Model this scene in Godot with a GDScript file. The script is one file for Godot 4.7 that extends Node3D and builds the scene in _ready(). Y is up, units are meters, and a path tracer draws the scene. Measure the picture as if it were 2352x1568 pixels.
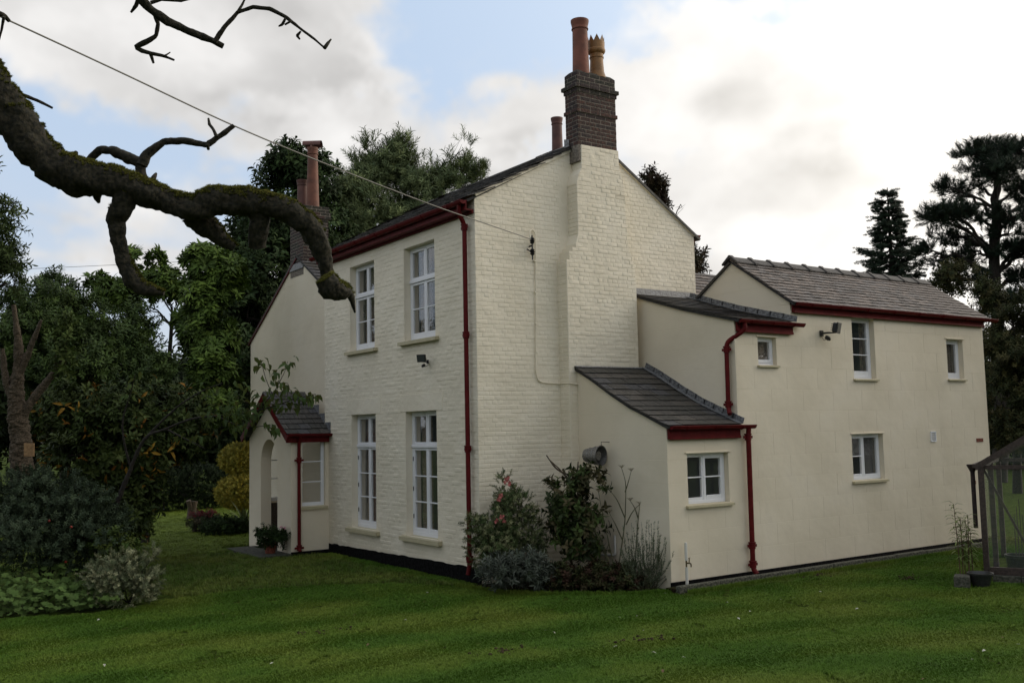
extends Node3D

# ---- camera numbers (metres; y up; origin at the foot of the near brick corner)
const EYE := Vector3(-8.8122, 2.37108, 13.77264)
const RIGHT := Vector3(0.82335883, -0.02001802, 0.56716797)
const UP := Vector3(-0.03435146, 0.99578742, 0.0850141)
const AHEAD := Vector3(0.56648055, 0.08948016, -0.81920272)
const FOCAL := 2265.27          # pixels, for a picture 2352 wide
const ZR := 2.472               # plane of the rendered rear wing's long wall
const XA := 1.883               # left end of the low lean-to
const XM := 3.497               # left end of the taller lean-to
const XW := 4.92                # left end of the rear wing
const XE := 10.98               # right end of the rear wing
const REDGE := 2.66             # ridge of the brick house

var rng := RandomNumberGenerator.new()
var M := {}
var taken := {}
var lumps := FastNoiseLite.new()

# a point at a given distance along the lens axis, named by where it stands in the view
func at(px: float, py: float, depth: float) -> Vector3:
	return EYE + (AHEAD + RIGHT * ((px - 1176.0) / FOCAL) - UP * ((py - 784.0) / FOCAL)) * depth

func span(px: float, depth: float) -> float:
	return px / FOCAL * depth

func ground_y(x: float, z: float) -> float:
	return -0.12 + 0.8 * smoothstep(1.0, 17.0, -0.54 * x + 0.84 * z)

func on_ground(x: float, z: float, lift := 0.0) -> Vector3:
	return Vector3(x, ground_y(x, z) + lift, z)

class MB:
	var v := PackedVector3Array()
	var n := PackedVector3Array()
	var c := PackedColorArray()
	var ink := Color.WHITE
	func put(p: Vector3, m: Vector3) -> void:
		v.append(p); n.append(m); c.append(ink)
	func tri(a: Vector3, b: Vector3, d: Vector3) -> void:
		var m := (b - a).cross(d - a).normalized()
		put(a, m); put(d, m); put(b, m)
	func quad(a: Vector3, b: Vector3, d: Vector3, e: Vector3) -> void:
		tri(a, b, d); tri(a, d, e)
	func tri_n(a: Vector3, b: Vector3, d: Vector3, na: Vector3, nb: Vector3, nd: Vector3) -> void:
		put(a, na); put(d, nd); put(b, nb)
	# oriented box: centre, axes, half sizes, small chamfer on the edges of the long faces
	func obox(o: Vector3, b: Basis, h: Vector3, bev := 0.0) -> void:
		var x := b.x * h.x
		var y := b.y * h.y
		var z := b.z * h.z
		if bev <= 0.0:
			quad(o - x - y + z, o + x - y + z, o + x + y + z, o - x + y + z)
			quad(o + x - y - z, o - x - y - z, o - x + y - z, o + x + y - z)
			quad(o + x - y + z, o + x - y - z, o + x + y - z, o + x + y + z)
			quad(o - x - y - z, o - x - y + z, o - x + y + z, o - x + y - z)
			quad(o - x + y + z, o + x + y + z, o + x + y - z, o - x + y - z)
			quad(o - x - y - z, o + x - y - z, o + x - y + z, o - x - y + z)
			return
		var k := Vector3(bev, bev, bev)
		var pts := []
		for s in [[-1, -1, -1], [1, -1, -1], [1, 1, -1], [-1, 1, -1], [-1, -1, 1], [1, -1, 1], [1, 1, 1], [-1, 1, 1]]:
			var e := Vector3(s[0], s[1], s[2])
			var f := h - k
			pts.append([o + b * Vector3(e.x * h.x, e.y * f.y, e.z * f.z), o + b * Vector3(e.x * f.x, e.y * h.y, e.z * f.z), o + b * Vector3(e.x * f.x, e.y * f.y, e.z * h.z)])
		for q in [[4, 5, 6, 7, 2], [1, 0, 3, 2, 2], [5, 1, 2, 6, 0], [0, 4, 7, 3, 0], [7, 6, 2, 3, 1], [0, 1, 5, 4, 1]]:
			quad(pts[q[0]][q[4]], pts[q[1]][q[4]], pts[q[2]][q[4]], pts[q[3]][q[4]])
		for e in [[5, 4, 2, 1], [7, 6, 2, 1], [0, 1, 2, 1], [2, 3, 2, 1], [4, 0, 0, 1], [1, 5, 0, 1], [3, 7, 0, 1], [6, 2, 0, 1], [5, 6, 0, 2], [2, 1, 0, 2], [7, 4, 0, 2], [0, 3, 0, 2]]:
			quad(pts[e[0]][e[2]], pts[e[0]][e[3]], pts[e[1]][e[3]], pts[e[1]][e[2]])
		for q in pts:
			tri(q[0], q[1], q[2])
	func box(lo: Vector3, hi: Vector3, bev := 0.0) -> void:
		obox((lo + hi) / 2.0, Basis(), (hi - lo) / 2.0, bev)
	# square bar between two points
	func bar(a: Vector3, b: Vector3, w: float, t: float, side := Vector3.UP) -> void:
		var d := (b - a).normalized()
		var y := (side - d * side.dot(d)).normalized()
		obox((a + b) / 2.0, Basis(d, y, d.cross(y)), Vector3(a.distance_to(b) / 2.0, w / 2.0, t / 2.0))
	# smooth sheet from a grid of points
	func grid(rows: Array, wrap := false) -> void:
		var h := rows.size()
		var w: int = rows[0].size()
		var ns := []
		for j in h:
			var r := PackedVector3Array()
			for i in w:
				var l: Vector3 = rows[j][(i - 1 + w) % w] if wrap else rows[j][maxi(i - 1, 0)]
				var g: Vector3 = rows[j][(i + 1) % w] if wrap else rows[j][mini(i + 1, w - 1)]
				r.append((g - l).cross(rows[mini(j + 1, h - 1)][i] - rows[maxi(j - 1, 0)][i]).normalized())
			ns.append(r)
		for j in h - 1:
			for i in (w if wrap else w - 1):
				var k := (i + 1) % w
				tri_n(rows[j][i], rows[j][k], rows[j + 1][k], ns[j][i], ns[j][k], ns[j + 1][k])
				tri_n(rows[j][i], rows[j + 1][k], rows[j + 1][i], ns[j][i], ns[j + 1][k], ns[j + 1][i])
	# tapered tube through points; rough > 0 knobbles it
	func tube(pts: Array, rad: Array, seg := 8, rough := 0.0, noise: FastNoiseLite = null, caps := true) -> void:
		var rows := []
		var side := Vector3.ZERO
		for k in pts.size():
			var d: Vector3 = (pts[mini(k + 1, pts.size() - 1)] - pts[maxi(k - 1, 0)]).normalized()
			if side == Vector3.ZERO:
				side = d.cross(Vector3(0.31, 0.2, 0.93)).normalized()
			side = (side - d * side.dot(d)).normalized()
			var up := d.cross(side)
			var row := PackedVector3Array()
			for i in seg:
				var a := TAU * i / seg
				var dir := side * cos(a) + up * sin(a)
				var r: float = rad[k]
				if rough > 0.0:
					var q: Vector3 = pts[k] + dir * r
					r *= 1.0 + rough * (noise.get_noise_3dv(q * 40.0) * 0.9 + noise.get_noise_3dv(q * 130.0) * 0.8 + noise.get_noise_3dv(q * 330.0) * 0.55)
				row.append(pts[k] + dir * r)
			rows.append(row)
		grid(rows, true)
		if caps:
			for e in [0, pts.size() - 1]:
				for i in seg:
					if e == 0:
						tri(pts[e], rows[e][(i + 1) % seg], rows[e][i])
					else:
						tri(pts[e], rows[e][i], rows[e][(i + 1) % seg])
	# turned shape: profile of (radius, height) about an axis
	func lathe(o: Vector3, prof: Array, seg := 16, b := Basis()) -> void:
		for k in prof.size() - 1:
			for i in seg:
				var a := TAU * i / seg
				var e := TAU * (i + 1) / seg
				var d: Vector2 = prof[k + 1] - prof[k]
				var m := Vector2(d.y, -d.x).normalized()
				var q := []
				for s in [[a, k], [e, k], [e, k + 1], [a, k + 1]]:
					q.append([o + b * Vector3(cos(s[0]) * prof[s[1]].x, prof[s[1]].y, -sin(s[0]) * prof[s[1]].x), b * Vector3(cos(s[0]) * m.x, m.y, -sin(s[0]) * m.x)])
				tri_n(q[0][0], q[1][0], q[2][0], q[0][1], q[1][1], q[2][1])
				tri_n(q[0][0], q[2][0], q[3][0], q[0][1], q[2][1], q[3][1])
	# flat outline raised along en from d0 to d1 with a chamfer
	func prism(poly: PackedVector2Array, o: Vector3, eu: Vector3, ev: Vector3, d0: float, d1: float, bev := 0.0, back := false) -> void:
		var p := poly
		if Geometry2D.is_polygon_clockwise(p):
			p = poly.duplicate(); p.reverse()
		var en := eu.cross(ev)
		var k := p.size()
		var inn := PackedVector2Array()
		for i in k:
			var e0 := (p[i] - p[(i - 1 + k) % k]).normalized()
			var e1 := (p[(i + 1) % k] - p[i]).normalized()
			var n0 := Vector2(-e0.y, e0.x)
			var n1 := Vector2(-e1.y, e1.x)
			var m := (n0 + n1).normalized()
			inn.append(p[i] + m * (bev / maxf(0.4, m.dot(n0))))
		var up := func(q: Vector2, d: float) -> Vector3: return o + eu * q.x + ev * q.y + en * d
		for i in k:
			var j := (i + 1) % k
			if bev > 0.0:
				quad(up.call(p[i], d0), up.call(p[j], d0), up.call(p[j], d1 - bev), up.call(p[i], d1 - bev))
				quad(up.call(p[i], d1 - bev), up.call(p[j], d1 - bev), up.call(inn[j], d1), up.call(inn[i], d1))
			else:
				quad(up.call(p[i], d0), up.call(p[j], d0), up.call(p[j], d1), up.call(p[i], d1))
		var t := Geometry2D.triangulate_polygon(inn)
		for i in range(0, t.size(), 3):
			var a: Vector2 = inn[t[i]]
			var b: Vector2 = inn[t[i + 1]]
			var d: Vector2 = inn[t[i + 2]]
			if (b - a).cross(d - a) < 0.0:
				var w := b; b = d; d = w
			tri(up.call(a, d1), up.call(b, d1), up.call(d, d1))
			if back:
				tri(up.call(a, d0), up.call(d, d0), up.call(b, d0))
	func add(o: MB, x: Transform3D) -> void:
		for i in o.v.size():
			v.append(x * o.v[i]); n.append((x.basis * o.n[i]).normalized()); c.append(o.c[i])
	func mesh() -> ArrayMesh:
		var a := []
		a.resize(Mesh.ARRAY_MAX)
		a[Mesh.ARRAY_VERTEX] = v
		a[Mesh.ARRAY_NORMAL] = n
		a[Mesh.ARRAY_COLOR] = c
		var m := ArrayMesh.new()
		if v.size():
			m.add_surface_from_arrays(Mesh.PRIMITIVE_TRIANGLES, a)
		return m

# ---- naming
func numbered(called: String) -> String:
	taken[called] = taken.get(called, -1) + 1
	return called if taken[called] == 0 else "%s_%03d" % [called, taken[called]]

func thing(called: String, label: String, category: String, where := Vector3.ZERO, group := "") -> Node3D:
	var o := Node3D.new()
	o.name = numbered(called)
	add_child(o)
	o.position = where
	tag(o, label, category, group)
	return o

func tag(o: Node, label: String, category: String, group := "", kind := "") -> void:
	if label: o.set_meta("label", label)
	if category: o.set_meta("category", category)
	if group: o.set_meta("group", group)
	if kind: o.set_meta("kind", kind)

# a mesh given in world coordinates, hung under its thing
func part(parent: Node3D, called: String, shape, mat: Material, where = null) -> MeshInstance3D:
	var o := MeshInstance3D.new()
	o.name = called
	o.mesh = shape.mesh() if shape is MB else shape
	o.material_override = mat
	parent.add_child(o, true)
	if where is Transform3D:
		o.global_transform = where
	elif where is Vector3:
		o.global_position = where
	else:
		o.global_transform = Transform3D()
	return o

func single(called: String, shape, mat: Material, label: String, category: String, group := "", where := Vector3.ZERO) -> MeshInstance3D:
	var o := MeshInstance3D.new()
	o.name = numbered(called)
	o.mesh = shape.mesh() if shape is MB else shape
	o.material_override = mat
	add_child(o)
	o.position = where
	tag(o, label, category, group)
	return o

func structure(called: String, shape, mat: Material, kind := "structure") -> MeshInstance3D:
	var o := MeshInstance3D.new()
	o.name = numbered(called)
	o.mesh = shape.mesh() if shape is MB else shape
	o.material_override = mat
	add_child(o)
	o.set_meta("kind", kind)
	return o

# ---- materials
func noise_image(size: int, freq: float, oct: int, seed_: int, lo: float, hi: float, tint_a := Color.WHITE, tint_b := Color.WHITE, kind := FastNoiseLite.TYPE_SIMPLEX) -> Image:
	var f := FastNoiseLite.new()
	f.noise_type = kind
	f.seed = seed_
	f.frequency = freq
	f.fractal_octaves = oct
	var src := f.get_seamless_image(size, size)
	var im := Image.create_empty(size, size, false, Image.FORMAT_RGB8)
	for y in size:
		for x in size:
			var t := src.get_pixel(x, y).r
			var s := lerpf(lo, hi, t)
			var k := tint_a.lerp(tint_b, t)
			im.set_pixel(x, y, Color(s * k.r, s * k.g, s * k.b))
	return im

func tex(im: Image) -> ImageTexture:
	return ImageTexture.create_from_image(im)

func bump(size: int, freq: float, oct: int, seed_: int, strength: float) -> ImageTexture:
	var im := noise_image(size, freq, oct, seed_, 0.0, 1.0)
	im.convert(Image.FORMAT_RGBA8)
	im.bump_map_to_normal_map(strength)
	return ImageTexture.create_from_image(im)

func mat(called: String, lin: Color, rough := 0.8, t: Texture2D = null, scale := 1.0, nrm: Texture2D = null, nscale := 1.0) -> StandardMaterial3D:
	var m := StandardMaterial3D.new()
	m.resource_name = called
	m.albedo_color = lin.linear_to_srgb()
	m.roughness = rough
	if t or nrm:
		m.uv1_triplanar = true
		m.uv1_world_triplanar = true
		m.uv1_scale = Vector3.ONE * scale
	if t:
		m.albedo_texture = t
	if nrm:
		m.normal_enabled = true
		m.normal_texture = nrm
		m.normal_scale = nscale
	M[called] = m
	return m

func leaf_mat(called: String, rough := 0.5, back := 0.35) -> StandardMaterial3D:
	var m := StandardMaterial3D.new()
	m.resource_name = called
	m.albedo_color = Color.WHITE
	m.vertex_color_use_as_albedo = true
	m.roughness = rough
	m.metallic_specular = 0.22
	m.cull_mode = BaseMaterial3D.CULL_DISABLED
	m.backlight_enabled = true
	m.backlight = Color(back, back, back * 0.6)
	M[called] = m
	return m

func make_materials() -> void:
	var mottle := tex(noise_image(512, 0.006, 6, 3, 0.96, 1.02, Color(0.995, 0.99, 0.975), Color(1, 1, 1)))
	var fine := bump(512, 0.03, 4, 5, 3.0)
	var coarse := bump(512, 0.02, 5, 9, 5.0)
	mat("wall_paint", Color(0.81, 0.745, 0.61), 0.75, mottle, 0.25, fine, 0.30)
	mat("render_paint", Color(0.76, 0.685, 0.545), 0.8, mottle, 0.17, fine, 0.10)
	mat("plinth_black", Color(0.012, 0.012, 0.013), 0.7, tex(noise_image(256, 0.03, 4, 12, 0.5, 1.0)), 1.2, coarse, 0.8)
	mat("red_paint", Color(0.120, 0.009, 0.010), 0.55, tex(noise_image(256, 0.02, 4, 14, 0.8, 1.05)), 1.0)
	M.red_paint.metallic_specular = 0.25
	M.plinth_black.metallic_specular = 0.15
	mat("white_paint", Color(0.78, 0.79, 0.82), 0.4)
	mat("sill_paint", Color(0.50, 0.45, 0.30), 0.65, mottle, 0.8, fine, 0.4)
	mat("mortar", Color(0.26, 0.225, 0.185), 0.95, tex(noise_image(256, 0.04, 4, 15, 0.6, 1.05)), 1.5, coarse, 0.6)
	var bricky := tex(noise_image(512, 0.02, 5, 21, 0.45, 1.25, Color(0.8, 0.9, 1.0), Color(1, 0.95, 0.9)))
	mat("brick_dark", Color(0.044, 0.024, 0.022), 0.85, bricky, 1.7, coarse, 0.7)
	mat("brick_brown", Color(0.068, 0.030, 0.022), 0.85, bricky, 1.7, coarse, 0.7)
	mat("brick_red", Color(0.090, 0.034, 0.022), 0.85, bricky, 1.7, coarse, 0.7)
	mat("brick_soot_shade", Color(0.040, 0.036, 0.024), 0.9, bricky, 1.7, coarse, 0.8)
	var clay := tex(noise_image(256, 0.012, 5, 22, 0.72, 1.12))
	mat("pot_red", Color(0.204, 0.066, 0.038), 0.7, clay, 0.9, fine, 0.3)
	mat("pot_brown", Color(0.17, 0.062, 0.036), 0.7, clay, 0.9, fine, 0.3)
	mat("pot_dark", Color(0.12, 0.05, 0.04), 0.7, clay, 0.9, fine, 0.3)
	mat("pot_buff", Color(0.288, 0.144, 0.048), 0.6, clay, 0.9, fine, 0.3)
	var slaty := tex(noise_image(512, 0.018, 5, 31, 0.55, 1.2, Color(0.95, 0.97, 0.97), Color(1.05, 1, 0.95)))
	for k in 4:
		mat("slate_%d" % k, [Color(0.066, 0.060, 0.055), Color(0.092, 0.082, 0.073), Color(0.050, 0.047, 0.042), Color(0.072, 0.071, 0.078)][k], 0.62, slaty, 1.1, coarse, 0.45)
		mat("wing_slate_%d" % k, [Color(0.15, 0.122, 0.108), Color(0.215, 0.175, 0.155), Color(0.105, 0.088, 0.080), Color(0.17, 0.15, 0.145)][k], 0.7, slaty, 1.1, coarse, 0.45)
	mat("roof_felt", Color(0.03, 0.03, 0.03), 0.9)
	mat("lead", Color(0.20, 0.21, 0.23), 0.5, slaty, 1.5, fine, 0.4)
	mat("ridge_tile", Color(0.085, 0.078, 0.075), 0.75, slaty, 1.3, coarse, 0.5)
	mat("black_plastic", Color(0.012, 0.012, 0.013), 0.4)
	mat("galvanised", Color(0.28, 0.28, 0.28), 0.45, slaty, 3.0)
	M.galvanised.metallic = 0.6
	mat("dark_metal", Color(0.02, 0.02, 0.02), 0.5)
	mat("cable_grey", Color(0.20, 0.19, 0.17), 0.6)
	mat("interior", Color(0.20, 0.19, 0.17), 0.9)
	mat("curtain", Color(0.34, 0.31, 0.27), 0.95, tex(noise_image(256, 0.05, 4, 33, 0.6, 1.1, Color(0.9, 0.75, 0.6), Color(1, 1, 1))), 2.0)
	mat("blind", Color(0.12, 0.11, 0.10), 0.9, tex(noise_image(256, 0.03, 3, 34, 0.85, 1.05)), 2.0)
	mat("reeded", Color(0.13, 0.125, 0.115), 0.35, null)
	var g := mat("glass", Color(0.85, 0.9, 0.92, 0.06), 0.02)
	g.transparency = BaseMaterial3D.TRANSPARENCY_ALPHA
	g.albedo_color = Color(0.8, 0.86, 0.88, 0.02)
	mat("bulb_glass", Color(0.06, 0.065, 0.07), 0.1)
	mat("terracotta", Color(0.33, 0.085, 0.045), 0.8, bricky, 2.0, fine, 0.3)
	mat("wood_grey", Color(0.13, 0.105, 0.085), 0.85, tex(noise_image(512, 0.03, 5, 35, 0.5, 1.2)), 2.0, coarse, 0.8)
	mat("wood_fresh", Color(0.42, 0.25, 0.12), 0.75, tex(noise_image(256, 0.02, 4, 36, 0.7, 1.1)), 3.0)
	mat("cedar", Color(0.062, 0.042, 0.033), 0.7, tex(noise_image(256, 0.03, 4, 37, 0.6, 1.2)), 2.0)
	mat("stone", Color(0.116, 0.105, 0.088), 0.9, tex(noise_image(512, 0.03, 5, 38, 0.45, 1.2, Color(0.85, 0.95, 0.8), Color.WHITE)), 1.3, coarse, 0.9)
	mat("paving", Color(0.066, 0.060, 0.051), 0.9, tex(noise_image(512, 0.02, 5, 39, 0.45, 1.15, Color(0.8, 0.95, 0.75), Color.WHITE)), 0.9, coarse, 0.8)
	mat("pot_glaze", Color(0.035, 0.037, 0.035), 0.35, tex(noise_image(256, 0.03, 4, 40, 0.6, 1.2)), 2.0)
	mat("bark", Color(0.036, 0.029, 0.021), 0.95, tex(noise_image(512, 0.035, 6, 41, 0.15, 1.6, Color(0.75, 0.9, 0.6), Color(1, 0.95, 0.9))), 2.2, coarse, 1.4)
	mat("bark_pale", Color(0.15, 0.115, 0.09), 0.95, tex(noise_image(512, 0.03, 5, 42, 0.45, 1.25, Color(0.8, 0.85, 0.75), Color(1, 0.93, 0.88))), 2.0, coarse, 1.3)
	mat("bark_dark", Color(0.030, 0.024, 0.019), 0.95, tex(noise_image(256, 0.03, 4, 43, 0.5, 1.25)), 1.5, coarse, 1.0)
	mat("soil", Color(0.030, 0.022, 0.014), 0.98, tex(noise_image(512, 0.04, 5, 44, 0.4, 1.4)), 1.4, coarse, 1.2)
	mat("fallen_pale", Color(0.42, 0.42, 0.34), 0.8)
	mat("fallen_brown", Color(0.12, 0.07, 0.03), 0.8)
	leaf_mat("clod", 0.98, 0.0)
	M.clod.backlight_enabled = false
	leaf_mat("leaf", 0.65, 0.35)
	leaf_mat("gloss_leaf", 0.5, 0.3)
	leaf_mat("grass", 0.6, 0.35)
	leaf_mat("petal", 0.6, 0.5)
	leaf_mat("moss", 0.95, 0.1)

# ---- sky: broken bright cloud, whitest round the hidden sun, blue where it opens
func make_sky(sunward: Vector3) -> ImageTexture:
	var w := 1536
	var h := 768
	var a := FastNoiseLite.new()
	a.seed = 36
	a.noise_type = FastNoiseLite.TYPE_SIMPLEX
	a.frequency = 0.55
	a.fractal_octaves = 6
	a.fractal_gain = 0.52
	a.domain_warp_enabled = true
	a.domain_warp_amplitude = 0.35
	a.domain_warp_frequency = 0.9
	var b := FastNoiseLite.new()
	b.seed = 5
	b.noise_type = FastNoiseLite.TYPE_SIMPLEX
	b.frequency = 0.5
	b.fractal_octaves = 4
	var data := PackedFloat32Array()
	data.resize(w * h * 3)
	for j in h:
		var phi := PI * (j + 0.5) / h
		var y := cos(phi)
		var s := sin(phi)
		for i in w:
			var th := TAU * (i + 0.5) / w
			var d := Vector3(sin(th) * s, y, -cos(th) * s)
			var c := Vector3(0.05, 0.055, 0.045)
			if y > -0.03:
				var p := d / (maxf(y, 0.0) + 0.34)
				var k := a.get_noise_3d(p.x * 2.1, 0.3, p.z * 2.1)
				var detail := a.get_noise_3d(p.x * 5.2, 4.0, p.z * 5.2)
				var under := b.get_noise_3d(p.x * 2.6 + 9.0, 1.7, p.z * 2.6)
				var cosine := d.dot(sunward)
				var lit := 0.67
				var glow := pow(maxf(0.0, cosine), 3.6)
				var wide := pow(maxf(0.0, cosine), 3.0)
				var cover := smoothstep(-0.16, 0.20, k + 0.155 + 0.10 * detail + 0.16 * wide)
				var blue := (Vector3(0.70, 0.88, 1.14) * lit).lerp(Vector3(0.86, 0.96, 1.08) * lit, smoothstep(0.35, 0.0, y))
				var grey := lit * (1.06 + 0.34 * detail - (0.27 + 0.45 * glow) * smoothstep(-0.10, 0.30, under) * smoothstep(-0.06, 0.22, k + 0.15 * wide))
				c = blue.lerp(Vector3(1.0, 0.985, 0.97) * grey, cover)
				c += Vector3(1.0, 0.92, 0.78) * (1.25 * glow + 2.0 * pow(glow, 4.0))
				c = c.lerp(Vector3(0.98, 0.96, 0.93) * lit * 1.1, smoothstep(0.12, 0.0, y) * 0.4)
			var q := (j * w + i) * 3
			data[q] = c.x; data[q + 1] = c.y; data[q + 2] = c.z
	return ImageTexture.create_from_image(Image.create_from_data(w, h, false, Image.FORMAT_RGBF, data.to_byte_array()))

func _ready() -> void:
	rng.seed = 7
	lumps.seed = 3
	lumps.frequency = 0.1
	lumps.fractal_octaves = 2
	# camera
	var cam := Camera3D.new()
	cam.name = "camera"
	add_child(cam)
	cam.transform = Transform3D(Basis(RIGHT, UP, -AHEAD), EYE)
	cam.fov = rad_to_deg(2.0 * atan(784.0 / FOCAL))
	cam.near = 0.05
	cam.far = 900.0
	cam.current = true
	# sun behind bright cloud, beyond the house to the right
	var sunward := (AHEAD + RIGHT * 2.3 + UP * 0.75).normalized()
	var sun := DirectionalLight3D.new()
	sun.name = "sun"
	add_child(sun)
	sun.look_at_from_position(sunward * 50.0, Vector3.ZERO)
	sun.light_energy = 0.2
	sun.light_color = Color(1.0, 0.93, 0.82)
	sun.light_angular_distance = 25.0
	sun.shadow_enabled = true
	var env := Environment.new()
	env.background_mode = Environment.BG_SKY
	var pano := PanoramaSkyMaterial.new()
	pano.panorama = make_sky(sunward)
	pano.energy_multiplier = 1.0
	env.sky = Sky.new()
	env.sky.sky_material = pano
	env.tonemap_mode = Environment.TONE_MAPPER_LINEAR
	env.tonemap_exposure = 1.1
	env.sdfgi_enabled = true
	env.ssao_enabled = true
	env.ssil_enabled = true
	var we := WorldEnvironment.new()
	we.name = "world"
	we.environment = env
	add_child(we)
	make_materials()
	build_ground()
	build_cottage()
	build_fixtures()
	build_garden()
	build_trees()

# ================= the house =================
func V2(a: Array) -> PackedVector2Array:
	var p := PackedVector2Array()
	for i in range(0, a.size(), 2):
		p.append(Vector2(a[i], a[i + 1]))
	return p

func rect_poly(r: Rect2) -> PackedVector2Array:
	return PackedVector2Array([r.position, r.position + Vector2(r.size.x, 0), r.end, r.position + Vector2(0, r.size.y)])

# solid wall with openings cut through: front face on the plane (o, eu, ev), thickness behind it
func wall_body(o: Vector3, eu: Vector3, ev: Vector3, outline: PackedVector2Array, holes: Array, thick: float) -> MB:
	var mb := MB.new()
	var cuts := []
	var lo := 1e9
	var hi := -1e9
	for p in outline:
		lo = minf(lo, p.x); hi = maxf(hi, p.x)
	cuts.append(lo); cuts.append(hi)
	for r in holes:
		cuts.append(r.position.x); cuts.append(r.end.x)
	cuts.sort()
	var en := eu.cross(ev)
	for i in cuts.size() - 1:
		if cuts[i + 1] - cuts[i] < 0.002: continue
		var strip := rect_poly(Rect2(cuts[i], -20, cuts[i + 1] - cuts[i], 60))
		var bits: Array = Geometry2D.intersect_polygons(outline, strip)
		for r in holes:
			if r.position.x < (cuts[i] + cuts[i + 1]) / 2.0 and r.end.x > (cuts[i] + cuts[i + 1]) / 2.0:
				var next := []
				for b in bits:
					next.append_array(Geometry2D.clip_polygons(b, rect_poly(r.grow_individual(0.01, 0, 0.01, 0))))
				bits = next
		for b in bits:
			var t := Geometry2D.triangulate_polygon(b)
			for k in range(0, t.size(), 3):
				var q := [b[t[k]], b[t[k + 1]], b[t[k + 2]]]
				if (q[1] - q[0]).cross(q[2] - q[0]) < 0.0: q = [q[0], q[2], q[1]]
				mb.tri(o + eu * q[0].x + ev * q[0].y, o + eu * q[1].x + ev * q[1].y, o + eu * q[2].x + ev * q[2].y)
				var k2 := o - en * thick
				mb.tri(k2 + eu * q[0].x + ev * q[0].y, k2 + eu * q[2].x + ev * q[2].y, k2 + eu * q[1].x + ev * q[1].y)
	for r in holes:
		var p := rect_poly(r)
		for i in 4:
			var a := o + eu * p[i].x + ev * p[i].y
			var b := o + eu * p[(i + 1) % 4].x + ev * p[(i + 1) % 4].y
			mb.quad(b, a, a - en * thick, b - en * thick)
	var oc := outline
	for i in oc.size():
		var a := o + eu * oc[i].x + ev * oc[i].y
		var b := o + eu * oc[(i + 1) % oc.size()].x + ev * oc[(i + 1) % oc.size()].y
		mb.quad(a, b, b - en * thick, a - en * thick)
	return mb

# one lumpy block, corner at the origin, face towards +z
func block_mb(w: float, h: float, dep: float, soft: float, seed_: int, even := 0.0) -> MB:
	var r := RandomNumberGenerator.new()
	r.seed = seed_
	var mb := MB.new()
	var us := [0.0, soft, w * 0.5, w - soft, w]
	var vs := [0.0, soft, h - soft, h]
	var tilt := Vector2(r.randf_range(-1, 1), r.randf_range(-1, 1)) * dep * 0.22 * (1.0 - even)
	var rows := []
	for j in 4:
		var row := PackedVector3Array()
		for i in 5:
			var rim := i == 0 or i == 4 or j == 0 or j == 3
			var z := 0.0 if rim else dep * lerpf(r.randf_range(0.85, 1.08), 1.0, even) + tilt.x * (i - 2) * 0.5 + tilt.y * (j - 1.5)
			var jig := Vector2.ZERO if not rim else Vector2(r.randf_range(-1, 1), r.randf_range(-1, 1)) * soft * 0.35
			row.append(Vector3(us[i] + jig.x, vs[j] + jig.y, z))
		rows.append(row)
	mb.grid(rows)
	return mb

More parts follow.
